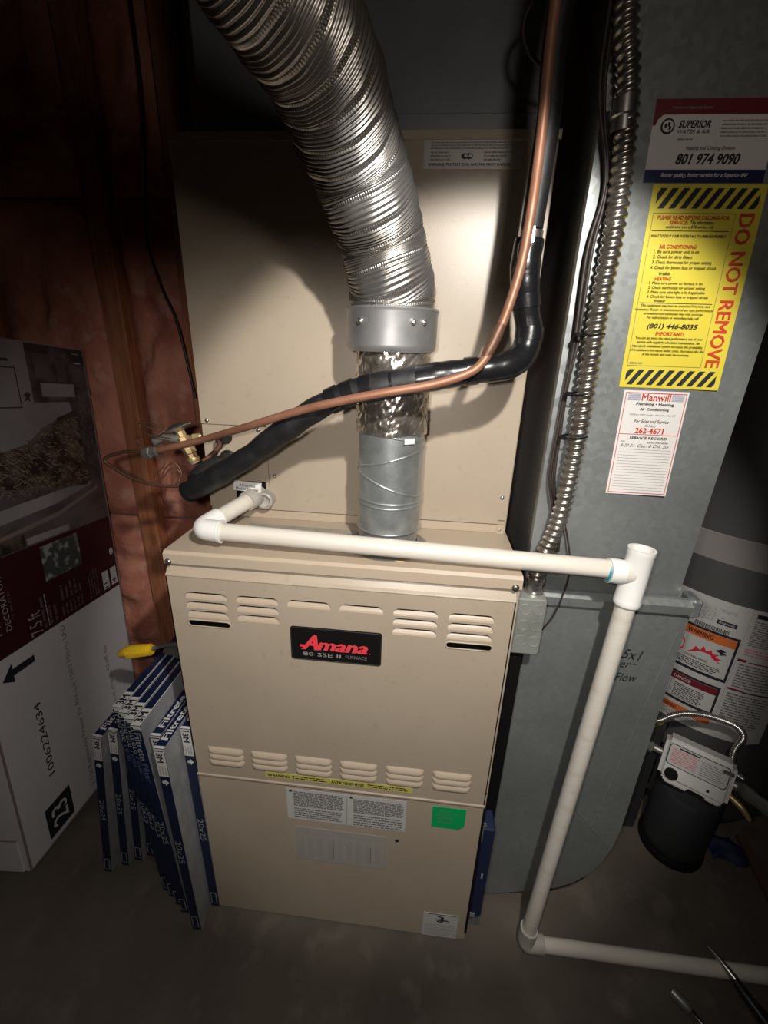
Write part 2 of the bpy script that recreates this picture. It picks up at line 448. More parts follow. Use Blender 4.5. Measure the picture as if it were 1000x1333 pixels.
for x in (PX[0], PX[5] + .001):
    m = MB('beige_edge'); mp = XZ(DY); z = .868; P = rrect_pts(x - .0405, z - .0065, x + .0405, z + .0065, .0062, 5)
    m.tube([mp(a, b, .0004) for a, b in P], .0013, 6, closed=True)
    lab(m.build('slot_rim', ud), 'raised rim of an open black slot')
# nameplate
m = MB('ink'); mp = XZ(DY)
m.m('black'); slab(m, mp, rrect_pts(.2245, .8085, .3925, .880, .005), .0022)
m.m('dark'); m.tube([mp(a, b, .0022) for a, b in rrect_pts(.226, .810, .391, .8785, .005)], .0006, 6, closed=True)
m.m('logo_red')
mq = XZ(DY - .0022)
text(m, mq, 'A', .244, .833, .277, .8665, .05, .35); rect(m, mq, .242, .8385, .25, .8435, .0014)
text(m, mq, 'mana', .273, .8335, .368, .8515, .045, .3)
text(m, mq, '.', .3705, .8335, .373, .836, .03)
m.m('ink_mid'); text(m, mq, '80 SSE II', .2475, .8195, .318, .8275, .0, 0)
m.m('ink_soft'); text(m, mq, 'FURNACE', .327, .8205, .3665, .8275)
lab(m.build('nameplate', ud), 'black nameplate with red slanted lettering')
# door warning strip
m = MB('yellow_pale'); mp = XZ(DY - .0006)
slab(m, mp, [(.153, .4905), (.467, .4905), (.467, .5055), (.153, .5055)], .0006)
m.m('ink'); mp = XZ(DY - .0006)
text(m, mp, 'WARNING', .158, .4945, .206, .5025, .03); lines(m, mp, .212, .493, .288, .504, 2, .5)
text(m, mp, 'AVERTISSEMENT', .2955, .4945, .367, .5025, .03); lines(m, mp, .373, .493, .460, .504, 2, .5)
rect(m, mp, .2915, .4915, .2925, .5045)
lab(m.build('warning_strip', ud), 'narrow yellow warning strip')
# lower door
m = MB('beige')
m.prism_x([(-.0045, .4705), (-.0045, .006), (-.002, .003), (.008, .003), (.008, .4705)], -.001, .6168)
ld = m.build('lower_door', fu); LY = -.0045
def sheet(name, parent, y, x0, z0, x1, z1, base, label, fn, r=.001):
    m = MB(base); mp = XZ(y); slab(m, mp, rrect_pts(x0, z0, x1, z1, r, 2), .0004)
    fn(m, XZ(y - .0004)); return lab(m.build(name, parent), label)
def f1(m, mp):
    m.m('ink_mid'); rect(m, mp, .3285, .372, .3300, .454)
    m.m('ink'); 
    for x in (.2005, .3335): poly(m, mp, [(x, .450), (x + .009, .450), (x + .0045, .4575)])
    m.m('ink_soft')
    lines(m, mp, .2115, .408, .322, .4535, 10, .62, ragged=.04); lines(m, mp, .2115, .372, .322, .404, 5, .45, ragged=.1)
    lines(m, mp, .3435, .408, .452, .4505, 10, .62, ragged=.04); lines(m, mp, .3435, .368, .452, .404, 5, .45, ragged=.1)
sheet('instruction_label', ld, LY, .195, .365, .457, .459, 'paper_grey', 'white two-column instruction label', f1)
def f2(m, mp):
    m.m('ink_mid')
    outline(m, mp, .214, .233, .416, .337, .0006); rect(m, mp, .3125, .233, .3135, .337)
    for k in range(9):
        x = .218 + .022 * k
        if k != 4: lines_v(m, mp, x, .240 + (k % 3) * .006, x + .012, .318, 3, ragged=.3)
    lines(m, mp, .218, .322, .308, .333, 2); lines(m, mp, .318, .322, .412, .333, 2)
    m.m('ink_soft'); rect(m, mp, .383, .245, .3845, .30); rect(m, mp, .297, .245, .2985, .31)
sheet('wiring_label', ld, LY, .210, .229, .420, .341, 'paper_dull', 'faded wiring diagram label', f2)
def f3(m, mp):
    m.m('ink'); lines(m, mp, .522, .402, .575, .452, 7, .3, ragged=.35)
m = MB('green'); mp = XZ(LY)
slab(m, mp, [(.5125, .393), (.569, .3915), (.583, .404), (.583, .455), (.5125, .455)], .0005)
m.m('ink_soft'); lines(m, XZ(LY - .0006), .522, .408, .572, .448, 6, .2, ragged=.4, lift=.0003); m.m('green')
m.add([mp(.569, .3915, .001), mp(.583, .404, .001), mp(.572, .4045, .006), mp(.568, .399, .005)], [(0, 1, 2, 3)])
m.m('paper'); m.add([mp(.569, .3905, .0015), mp(.5845, .404, .0015), mp(.571, .3985, .0055)], [(0, 1, 2)])
m.m('ink_soft'); 
lab(m.build('inspection_sticker', ld), 'bright green sticker with one corner peeling')
m = MB('ink_soft')
def f4(m, mp):
    m.m('ink'); rect(m, mp, .520, .0905, .595, .0925); text(m, mp, '3', .549, .064, .566, .087, .03)
    m.add([mp(.541, .068, .0012), mp(.546, .0735, .0012), mp(.574, .0735, .0012), mp(.579, .068, .0012), mp(.573, .0695, .0012), mp(.547, .0695, .0012)], [(0, 1, 2, 3, 4, 5)])
    m.m('ink_mid'); lines(m, mp, .522, .012, .594, .058, 7, .35)
sheet('service_label', ld, LY, .516, .004, .599, .094, 'paper_grey', 'small white label at the lower right corner', f4)
m = MB('ink'); m.lathe((.4415, LY, .3325), (0, -1, 0), [(.0001, .0012), (.004, .0008), (.005, 0)], 10); m.build('plug_button', ld)
def screw(parent, x, y, z, n=(0, -1, 0), r=.0042, name='screw', mt='steel'):
    m = MB(mt); m.lathe((x, y, z), n, [(r * 1.5, 0), (r * 1.5, .0008), (r, .001), (r * .95, .0035), (r * .5, .0042), (.0001, .0042)], 12)
    return m.build(name, parent)
screw(fu, .008, -.0065, .9915); screw(fu, W - .010, -.0065, .9915); screw(fu, W - .008, -.001, .505); 
m = MB('black'); m.box((W - .0035, -.0035, .03), (W + .001, .004, .46)); m.build('door_gap_shade', fu)  # black strip: painted shade of the gap at the door's right edge
m = MB('dust'); mp = plane((0, 0, H), (1, 0, 0), (0, 1, 0), (0, 0, 1))
slab(m, mp, [(.10, .075), (.335, .07), (.335, .14), (.10, .145)], .0006)
m.m('ink_mid'); mp2 = plane((0, 0, H + .0006), (1, 0, 0), (0, 1, 0), (0, 0, 1)); lines(m, mp2, .30, .085, .328, .125, 5)
lab(m.build('top_label', fu), 'dusty grey foil label on the furnace top')
# flange that the vent leaves through
m = MB('fitting'); m.lathe((.389, .09, H), (0, 0, 1), [(.075, 0), (.075, .002), (.062, .003), (.0605, .012), (.055, .012), (.055, 0)], 32); m.build('vent_outlet', fu)
m = MB('brass'); m.box((.372, .018, H), (.425, .028, H + .002), .0005); m.build('outlet_tab', fu)

# ================================================================ COIL CABINET
CY = .180
co = thing('coil_cabinet', 'tall beige evaporator coil cabinet standing on top of the furnace', 'cabinet', (W / 2, .4, H))
m = MB('beige'); m.box((0, CY + .004, H + .001), (W, .60, 1.672), .0015); m.build('cabinet_body', co)
m = MB('beige')       # main front panel with the stepped lower left corner
m.prism_y([(.134, 1.031), (.603, 1.031), (.603, 1.040), (W - .003, 1.040), (W - .003, 1.668), (.001, 1.668), (.001, 1.2055), (.134, 1.2055)], CY - .002, CY + .004)
fp = m.build('front_panel', co)
m = MB('beige'); m.box((.001, CY - .0008, 1.09), (.1325, CY + .004, 1.2035), .0006); m.box((.001, CY - .0008, 1.03), (.06, CY + .004, 1.0895), .0006)
m.box((.125, CY - .0008, 1.033), (.1325, CY + .004, 1.0895), .0005)
m.build('access_panel', co)
m = MB('black'); m.box((.06, CY + .001, 1.033), (.1255, CY + .0045, 1.0895)); m.build('pipe_opening', co)
m = MB('beige_edge'); m.box((.06, CY - .0015, 1.011), (W - .002, CY + .004, 1.0285), .0008); m.box((.603, CY - .003, 1.010), (.617, CY + .004, 1.030), .0008); m.build('bottom_rail', co)
m = MB('beige_edge'); m.prism_x([(CY - .004, 1.6615), (CY - .004, 1.6735), (.60, 1.6735), (.60, 1.6722), (CY + .001, 1.6722), (CY + .001, 1.6615)], -.001, W + .001); m.build('top_cap', co)
for x, z in ((.014, 1.212), (.606, 1.0875), (.609, 1.020), (.118, 1.198)): screw(co, x, CY - .002, z, r=.0028)
screw(co, .146, CY - .002, 1.105, r=.0028)
def fc(m, mp):
    m.m('ink_mid'); outline(m, mp, .4185, 1.6262, .5665, 1.6625, .0005)
    lines(m, mp, .427, 1.649, .555, 1.660, 3, .4); lines(m, mp, .427, 1.634, .46, 1.648, 3, .4); lines(m, mp, .51, 1.634, .56, 1.648, 3, .4, ragged=.5)
    m.m('ink'); 
    for x in (.4805, .4875): poly(m, mp, [(x + .0055 * math.cos(t), 1.6405 + .0038 * math.sin(t)) for t in np.linspace(0, 2 * math.pi, 12, endpoint=False)])
    m.m('silver_label'); 
    for x in (.4805, .4875): poly(m, mp, [(x + .0015 + .0028 * math.cos(t), 1.6405 + .002 * math.sin(t)) for t in np.linspace(0, 2 * math.pi, 8, endpoint=False)], LIFT * 2)
    m.m('ink'); text(m, mp, 'WARNING: PROTECT COIL AND FINS FROM DAMAGE', .424, 1.628, .552, 1.6315, .01)
sheet('rating_label', co, CY - .002, .4165, 1.6245, .5685, 1.6645, 'silver_label', 'silvery printed rating label', fc)
for z, r in ((1.179, .0095), (1.138, .0125)):
    m = MB('rubber'); m.lathe((.05, CY, z), (0, -1, 0), [(r * 1.25, -.003), (r * 1.3, .004), (r, .008), (r, .03), (r * .8, .034), (.0001, .034)], 20); m.build('grommet', co)

# supply plenum above
pl = thing('supply_plenum', 'dark sheet metal plenum rising from the top of the coil cabinet', 'duct', (.31, .4, 1.674))
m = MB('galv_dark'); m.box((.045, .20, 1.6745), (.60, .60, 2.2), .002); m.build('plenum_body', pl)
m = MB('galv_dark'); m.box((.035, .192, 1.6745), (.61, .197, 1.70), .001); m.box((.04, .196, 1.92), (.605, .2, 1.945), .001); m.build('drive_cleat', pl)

# ================================================================ VENT PIPE, TAPE, COLLAR, FLEXIBLE DUCT
FXC, FYC = .389, .09
vp = thing('vent_pipe', 'galvanized vent pipe rising from the furnace top, wrapped in foil tape', 'pipe', (FXC, FYC, H))
m = MB('flue_galv'); m.lathe((FXC, FYC, H + .003), (0, 0, 1), [(.0535, 0), (.0535, .036), (.0565, .040), (.0565, .36)], 56); m.build('pipe', vp)
for z, k in ((1.224, -.011), (1.183, .0165), (1.137, -.0215), (1.1085, -.002), (1.1005, -.001), (1.052, 0)):
    m = MB('flue_galv'); pts = [(FXC + .0562 * math.cos(t), FYC + .0562 * math.sin(t), z + k * math.cos(t)) for t in np.linspace(0, 2 * math.pi, 64, endpoint=False)]
    m.tube(pts, .0021, 8, closed=True); m.build('seam_bead', vp)
m = MB('foil'); m.smooth = True; nu, nv = 150, 60; vs = []
for a in range(nu):
    t = 2 * math.pi * a / nu
    for b in range(nv + 1):
        z = 1.2255 + .129 * b / nv + (.002 * math.sin(t * 5) if b == 0 else 0)
        q = Vector((math.cos(t) * 2.2, math.sin(t) * 2.2, z * 22))
        n = noise.turbulence(q * 2.2, 3, True) * .0042 + .0012 * abs(noise.noise(q * 6))
        r = .0578 + n; vs.append((FXC - .002 * b / nv + r * math.cos(t), FYC + r * math.sin(t), z))
m.add(vs, [(a * (nv + 1) + b, ((a + 1) % nu) * (nv + 1) + b, ((a + 1) % nu) * (nv + 1) + b + 1, a * (nv + 1) + b + 1) for a in range(nu) for b in range(nv)])
lab(m.build('foil_tape', vp), 'crumpled shiny foil tape')
m = MB('paper'); mpv = lambda x, y, z=0: (FXC + (.0625 + z) * math.sin(x), FYC - (.0625 + z) * math.cos(x), y)
rect(m, mpv, .42, 1.2135, .72, 1.2225, 0, 5); lab(m.build('tape_scrap', vp), 'scrap of off-white backing paper')

fd = thing('flexible_duct', 'ribbed shiny aluminium flexible duct curving up to the upper left', 'duct', (.383, .09, 1.354))
m = MB('collar'); CXo = .383
m.lathe((CXo, FYC, 1.352), (0, 0, 1), [(.058, .002), (.066, .0), (.0705, .004), (.072, .010), (.072, .056), (.0735, .060), (.072, .063), (.068, .063)], 64)
cl = m.build('collar', fd)
for a in (-2.18, -1.05, -.78, .4, 2.6):
    n = (math.cos(a), math.sin(a), 0); m = MB('steel'); m.lathe((CXo + .072 * n[0], FYC + .072 * n[1], 1.394), n, [(.0048, 0), (.0045, .001), (.0042, .003), (.002, .005), (.0001, .0055)], 10); m.build('screw', cl)
def corrugated(pts, rfun, step, seg, matname, name, parent, dist=.0):
    P = smooth_path(pts, step); n = len(P); T, A, B = frames(P)
    s = np.arange(n) * step; th = np.linspace(0, 2 * math.pi, seg, endpoint=False)
    S, TH = np.meshgrid(s, th, indexing='ij'); R = rfun(S, TH, s[-1])
    V = P[:, None, :] + (R * np.cos(TH))[..., None] * A[:, None, :] + (R * np.sin(TH))[..., None] * B[:, None, :]
    i = np.arange(n - 1)[:, None]; j = np.arange(seg)[None, :]; k = (j + 1) % seg
    F = np.stack([i * seg + j, i * seg + k, (i + 1) * seg + k, (i + 1) * seg + j], -1).reshape(-1, 4)
    me = bpy.data.meshes.new(name); off = ROOTLOC[parent.name]; V = V.reshape(-1, 3) - np.array(off)
    me.vertices.add(len(V)); me.vertices.foreach_set('co', V.astype(np.float32).ravel())
    me.loops.add(F.size); me.loops.foreach_set('vertex_index', F.ravel().astype(np.int32))
    me.polygons.add(len(F)); me.polygons.foreach_set('loop_start', (np.arange(len(F)) * 4).astype(np.int32))
    me.polygons.foreach_set('use_smooth', np.ones(len(F), bool)); me.update(calc_edges=True); me.validate()
    me.materials.append(MATS[matname]); o = bpy.data.objects.new(name, me); COL.objects.link(o); o.parent = parent; return o
def flexr(S, TH, L):
    rng = np.random.RandomState(3)
    tilt = .0022 * np.sin(TH * 1 + S * 9) + .0007 * np.sin(3 * TH + S * 21)
    ph = 25 * np.log(1 + 2.1 * (S + tilt + .01)) - TH / (2 * math.pi)
    fr = ph - np.floor(ph)
    fine = .0013 * np.cos(2 * math.pi * ph * 6)
    band = np.exp(-((fr - .5) / .085) ** 2)
    dots = .0007 * band * np.cos(TH * 112)
    crumple = .0012 * np.sin(5 * TH + S * 60) * np.sin(S * 37 + 2 * TH) + .0008 * np.sin(11 * TH - S * 90)
    bulge = .0018 * (np.abs(fr - .5) * 2) ** 2
    end = 1 - .05 * np.exp(-(S / .01) ** 2)
    return (.0605 + .0065 * np.exp(-(S / .05) ** 2) - .002 * np.clip((S - .25) / .2, 0, 1) + fine * (1 - band) + dots - .0003 * band + crumple * .45 + bulge * .6) * end
corrugated([(.383, .090, 1.408), (.382, .084, 1.44), (0.377, 0.065, 1.467), (0.365, 0.05, 1.508), (0.352, 0.02, 1.544), (0.34, -0.0, 1.574), (0.329, -0.03, 1.596), (0.319, -0.07, 1.623), (0.306, -0.105, 1.642), (0.292, -0.135, 1.654), (0.272, -0.175, 1.672), (.235, -.25, 1.715), (.18, -.35, 1.80), (.12, -.46, 1.93)],
           flexr, .0007, 448, 'aluminium', 'corrugated_tube', fd)

# ================================================================ REFRIGERANT LINES
il = thing('suction_line', 'thick black insulated pipe crossing in front of the vent pipe', 'pipe', (.587, .03, 1.378))
INS = [(.569, .03, 1.50), (.568, .03, 1.465), (.576, .03, 1.417), (.585, .03, 1.383), (.577, .022, 1.353), (.551, .008, 1.338), (.502, .0, 1.33), (.443, -.002, 1.319), (.393, .0, 1.309), (.336, .005, 1.295), (.287, .01, 1.272), (.235, .02, 1.239), (.162, .035, 1.186), (.1, .045, 1.146), (.050, .056, 1.116), (.026, .060, 1.102)]
def insr(t): return .0190 + .0010 * math.sin(t * 34) + .0003 * math.sin(t * 173)
m = MB('tape'); m.tube(INS[:9], lambda t: insr(t * .5), 28, step=.004); m.build('taped_insulation', il)
m = MB('rubber'); m.tube([INS[7]] + INS[8:], lambda t: .0188 + .0012 * math.sin(t * 16) + .0006 * math.sin(t * 55), 28, step=.005); m.build('foam_insulation', il)
P = smooth_path(INS, .002); Tn, _, _ = frames(P)
for t in (.045, .10, .155, .215, .30, .385, .455, .495, .53, .565):
    i = int(t * len(P)); m = MB('tape'); c = Vector(P[i]); ax = Vector(Tn[i])
    m.lathe((c - ax * .009)[:], ax[:], [(.0185, 0), (.0198, .0004), (.0198, .0176), (.0185, .018)], 28); m.build('tape_wrap', il)
m = MB('rubber'); m.tube([(.600, .03, 2.2), (.588, .03, 1.9), (.570, .03, 1.72), (.5735, .03, 1.633), (.572, .03, 1.578), (.570, .03, 1.512)], .0145, 24, step=.01); m.build('foam_insulation', il)
m = MB('steel'); m.lathe((.570, .03, 1.500), (0, 0, 1), [(.0135, 0), (.0155, 0), (.0155, .009), (.0135, .009)], 24); m.box((.558, .011, 1.498), (.572, .017, 1.512), .001)
m.tube([(.560, .012, 1.498), (.554, .011, 1.487), (.556, .010, 1.470)], .0022, 6, step=.003); lab(m.build('hose_clamp', il), 'shiny steel band clamp')
m = MB('rubber'); m.tube([(.05, .168, 1.138), (.054, .13, 1.137), (.052, .10, 1.136), (.046, .075, 1.130), (.044, .058, 1.122)], [.012, .015, .0185, .019, .018], 20, step=.004); m.build('elbow_wrap', il)
m = MB('black'); m.lathe((.0255, .060, 1.1017), (-.84, .14, -.49), [(.019, -.004), (.0195, .003), (.013, .0035), (.012, -.003), (.0001, -.003)], 24); m.build('cut_end', il)

cu = thing('liquid_line', 'thin bare copper pipe running across the black insulated pipe', 'pipe', (.517, -.025, 1.343))
CU = [(.585, .0, 2.2), (.566, .0, 1.9), (.559, 0, 1.722), (.561, 0, 1.635), (.562, 0, 1.584), (.56, -.008, 1.526), (.556, -.010, 1.467), (.545, -.015, 1.413), (.532, -.02, 1.375), (.517, -.026, 1.343), (.495, -.030, 1.327), (.449, -.033, 1.312), (.385, -.033, 1.299), (.329, -.027, 1.286), (.254, -.012, 1.265), (.168, .012, 1.235), (.071, .06, 1.201), (.004, .075, 1.181), (-.051, .085, 1.166)]
m = MB('copper'); m.tube(CU, .0062, 16, step=.008); m.build('pipe', cu)
m = MB('copper_dark'); m.tube([(.538, -.018, 1.392), (.530, -.0205, 1.371), (.520, -.0245, 1.349)], [.0062, .0078, .0078, .0078, .0062], 16, step=.004); lab(m.build('coupling', cu), 'dark soldered coupling')
m = MB('steel'); m.tube([(.566, .022, 1.49), (.5655, -.006, 1.492)], .003, 8); m.build('pipe_hanger', cu)
m = MB('fitting'); m.lathe((-.045, .084, 1.167), (-.95, .15, -.25), [(.008, -.01), (.0095, -.006), (.0095, .006), (.0115, .008), (.0115, .022), (.007, .026), (.0001, .026)], 6, smooth=False); m.build('flare_nut', cu)
m = MB('copper_dark'); m.tube([(-.066, .087, 1.163), (-.104, .09, 1.162), (-.142, .09, 1.151), (-.151, .09, 1.142), (-.136, .09, 1.129), (-.098, .09, 1.109), (-.039, .085, 1.101), (.006, .075, 1.107), (.03, .068, 1.112)], .0032, 10, step=.004); lab(m.build('looped_tube', cu), 'thin dark tube looping to the left')
tx = thing('expansion_valve', 'brass expansion valve with a round silver head beside the coil cabinet', 'valve', (-.011, .115, 1.19))
d = Vector((.35, 0, -.93)).normalized()
O = Vector((-.018, .125, 1.207))
m = MB('steel'); m.lathe(O[:], d[:], [(.0001, -.006), (.012, -.0055), (.024, -.001), (.0255, .001), (.024, .003), (.012, .006), (.008, .010)], 32); m.build('diaphragm_head', tx)
m = MB('brass'); m.lathe((O + d * .008)[:], d[:], [(.0085, 0), (.0085, .012), (.0125, .013), (.0125, .045), (.010, .047), (.010, .054), (.0115, .055)], 8, smooth=False)
m.lathe((O + d * .008)[:], d[:], [(.0115, .055), (.012, .060), (.010, .064)], 20); m.build('valve_body', tx)
m = MB('paper_dull'); m.lathe((O + d * .008)[:], d[:], [(.0098, .0635), (.008, .066), (.0001, .066)], 20); m.build('end_cap', tx)
m = MB('brass'); m.tube([(O + d * .03)[:], (.012, .12, 1.188), (.022, .13, 1.19)], .006, 12); m.lathe((.010, .12, 1.186), (1, .3, .1), [(.008, 0), (.010, .002), (.010, .012), (.007, .014)], 6, smooth=False); m.build('side_port', tx)
m = MB('fitting'); m.tube([(O + d * .026)[:], (-.045, .118, 1.186), (-.062, .113, 1.178)], [.008, .009, .0085], 12); m.build('inlet_port', tx)
for pts in ([(-.078, .1, 1.215), (-.062, .1, 1.208), (-.043, .105, 1.203), (-.022, .115, 1.208)], [(-.083, .1, 1.206), (-.067, .1, 1.196), (-.046, .1, 1.194), (-.033, .11, 1.203)],
            [(-.02, .1, 1.189), (-.053, .1, 1.191), (-.075, .1, 1.19), (-.087, .1, 1.184), (-.077, .1, 1.173), (-.062, .1, 1.171)],
            [(-.078, .1, 1.215), (-.066, .108, 1.214), (-.05, .11, 1.212), (-.04, .11, 1.205)],
            [(-.04, .1, 1.16), (-.04, .1, 1.138), (-.06, .1, 1.117), (-.06, .1, 1.107), (-.047, .1, 1.112), (-.029, .1, 1.131), (-.014, .1, 1.129), (-.013, .1, 1.114), (-.031, .1, 1.094), (-.048, .1, 1.103), (-.042, .1, 1.127), (-.021, .1, 1.143), (-.008, .1, 1.125), (-.013, .095, 1.108), (.0, .085, 1.108), (.02, .075, 1.115)]):
    m = MB('copper_dark'); m.tube(pts, .0013, 8, step=.003); m.build('capillary_tube', tx)
m = MB('copper_dark'); m.tube([(.047, .150, 1.179), (.052, .14, 1.170), (.046, .12, 1.158), (.036, .10, 1.148)], .0045, 12, step=.004); m.build('distributor_tube', tx)

# ================================================================ CONDENSATE DRAIN
cd = thing('condensate_drain', 'white plastic drain pipe running over the furnace and down to the floor', 'pipe', (.79, .0, 0))
R_ = .0158
A0 = Vector((.075, .02, 1.045)); A1 = Vector((.772, .02, 1.0255))
def pipe(a, b, r=R_, mt='pvc', parent=cd, name='pipe'):
    m = MB(mt); m.tube([a, b], r, 24); return m.build(name, parent)
pipe(A0[:], A1[:])
m = MB('pvc_white'); EL = Vector((.058, .022, 1.0455)); back = Vector((.10, .135, 1.061)); bd = (back - EL).normalized()
m.tube([(EL + bd * .045)[:], (EL + bd * .028)[:], (EL + bd * .010 + Vector((.002, 0, 0)))[:], (EL + Vector((.010, .002, 0)))[:], (EL + Vector((.024, 0, -.0008)))[:], (EL + Vector((.040, -.001, -.0012)))[:]], .0195, 28, step=.003)
m.lathe((EL + Vector((.040, -.001, -.0012)))[:], (1, 0, -.03), [(.0195, -.004), (.0208, -.003), (.0208, .002), (.016, .002)], 28)
lab(m.build('elbow', cd), 'clean white elbow at the left corner')
pipe((EL + bd * .03)[:], back[:], .0158, 'pvc')
m = MB('pvc_old'); m.tube([back[:], (.105, .15, 1.0625), (.108, .178, 1.0625)], [.0195, .0205, .0205], 24, step=.004); m.build('coupling', cd)
m = MB('pvc_old'); m.lathe((.1285, .172, 1.0575), (0, -1, 0), [(.0175, -.01), (.0175, .018), (.014, .02), (.013, .012), (.0001, .011)], 28); m.build('drain_plug', cd)
m = MB('paper'); mp = plane((.069, .152, 1.080), (.056, -.0, -.0035), (0, 0.006, .018), (0, -1, 0)); slab(m, mp, [(0, 0), (1, 0), (1, 1), (0, 1)], .004)
m.m('ink'); mp2 = plane((.069, .148, 1.080), (.056, 0, -.0035), (0, 0.006, .018), (0, -1, 0))
text(m, mp2, 'A Drain Hose', .22, .52, .8, .78, .01); text(m, mp2, 'Must be Provided', .1, .15, .92, .42, .01)
lab(m.build('drain_tag', cd), 'small white printed tag')
# tee at the right
RB = Vector((.767, .002, .026)); RTt = Vector((.8085, .02, 1.060)); ax = (RTt - RB).normalized()
tc_ = RB + ax * (1.022 - .026) / ax.z
m = MB('pvc_white')
m.lathe((tc_ - ax * .058)[:], ax[:], [(.0165, 0), (.021, 0), (.0215, .002), (.0215, .008), (.0208, .010), (.0208, .092), (.0215, .094), (.0215, .102), (.0175, .102), (.0168, .06), (.0168, .01)], 36)
m.m('pvc', True); m.tube([(tc_ + Vector((-.001, 0, 0)))[:], (tc_ + Vector((-.020, 0, .0006)))[:]], .0200, 28); m.m('pvc_white', True)
m.lathe(tc_[:], (-1, 0, .03), [(.0195, .014), (.0200, .022), (.0208, .030), (.0208, .044), (.0160, .044)], 28)
m.m('ink_mid'); mp = lambda x, y, z=0: (tc_ + ax * y + Vector((math.sin(x) * (.0209 + z), -math.cos(x) * (.0209 + z), 0)))[:]
text(m, mp, 'Charlotte 1"', .55, -.045, .75, -.012, turn=90, lift=.0006)
te = lab(m.build('tee', cd), 'open-topped white tee fitting')
m = MB('primer'); m.lathe((tc_ + Vector((-.0445, 0, .0013)))[:], (-1, 0, .03), [(.0162, -.0005), (.0172, 0), (.0165, .002), (.0159, .003)], 28)
mp = lambda x, y, z=0: (tc_.x - .044 - x, tc_.y - (.0161 + z) * math.cos(y), tc_.z + .001 - (.0161 + z) * math.sin(y))
m.add([mp(0, .5, .001), mp(-.008, .75, .006), mp(-.006, 1.1, .006), mp(.004, 1.1, .001), mp(.005, .8, .001)], [(0, 1, 2, 3, 4)])
lab(m.build('primer_stain', cd), 'blue primer ring at the joint')
pipe((RB + ax * .02)[:], (tc_ - ax * .05)[:], .0162)
m = MB('dark_grey'); m.lathe((tc_ - ax * .0585)[:], ax[:], [(.0163, 0), (.0205, 0), (.0205, .0007), (.0163, .0007)], 28); m.build('joint_shadow_ring', cd)
m = MB('pvc_old'); m.tube([(RB + ax * .045)[:], (RB + ax * .028)[:], (RB + ax * .010)[:], (.771, 0, .0215), (.786, 0, .0210), (.808, -.0, .0210)], .0205, 24, step=.004); m.build('elbow', cd)
pipe((.79, 0, .0205), (2.08, 0, .0205), .0162)

# ================================================================ RETURN DUCT
rd = thing('return_duct', 'large galvanized return duct with stickers, right of the furnace', 'duct', (.81, .3, 0))
DYP = .10
m = MB('galv'); x0, x1, z0, z1 = .662, .9455, .93, 2.2
vs = [(x0, DYP, z0 + .10), (x0, DYP, z1), (x1, DYP, z1), (x1, DYP, 1.517), (x0, DYP, z0), (x1, DYP + .014, z0)]
m.add(vs, [(0, 3, 2, 1), (4, 5, 3, 0)], False)
b = [(x0, .5, z0), (x1, .5, z0), (x1, .5, z1), (x0, .5, z1)]
m.add([vs[4], vs[0], vs[1], b[3], b[0]], [(0, 1, 2, 3, 4)], False)
m.add([vs[5], b[1], b[2], vs[2], vs[3]], [(0, 1, 2, 3, 4)], False)
m.add(b, [(0, 3, 2, 1)], False); m.add([vs[1], vs[2], b[2], b[3]], [(0, 1, 2, 3)], False); m.add([vs[4], b[0], b[1], vs[5]], [(0, 1, 2, 3)], False)
m.build('upper_trunk', rd)
m = MB('galv_bright'); m.prism_y([(.6535, .935), (.6685, .935), (.6685, 2.2), (.6535, 2.2)], DYP - .0035, DYP + .012)
m.prism_y([(.6685, .935), (.690, .935), (.690, 2.2), (.6685, 2.2)], DYP - .0015, DYP - .0002)
lab(m.build('corner_seam', rd), 'bright folded metal seam along the left edge')
m = MB('galv'); zb = .9055
arc = [(.9675, .36), (.9665, .30), (.961, .24), (.948, .185), (.928, .138), (.895, .095), (.855, .066), (.81, .048), (.76, .030), (.70, .010), (.664, .0)]
m.prism_y([(.664, zb), (.664, 0.0)] + arc[::-1][1:] + [(.9675, zb)], DYP, .5)
m.build('lower_boot', rd)
m = MB('galv')     # slip joint: a proud folded band
m.prism_x([(DYP - .003, .905), (DYP - .012, .908), (DYP - .014, .926), (DYP - .004, .936), (DYP + .004, .936), (DYP + .004, .905)], .658, .9685)
m.build('joint_band', rd)
m = MB('galv_bright'); m.box((.958, DYP - .014, .902), (.976, DYP + .03, .94), .004); m.build('bent_corner_tab', rd)
m = MB('galv')      # stiffening creases on the boot
for a, b_ in (((.955, .86), (.90, .30)), ((.80, .42), (.955, .235))):
    m.tube([(a[0], DYP, a[1]), (b_[0], DYP, b_[1])], .0016, 6)
m.build('crease', rd)
# handwriting in marker
m = MB('ink'); mp = XZ(DYP); 
text(m, mp, '5x1', .864, .793, .903, .816, -.01, .3, slant=-.1); text(m, mp, 'er', .866, .771, .886, .784, -.01, .3, slant=-.1); text(m, mp, 'Flow', .862, .737, .905, .757, -.01, .3)
rect(m, mp, .884, .7785, .897, .7800); lab(m.build('marker_writing', rd), 'faint black handwriting in marker')
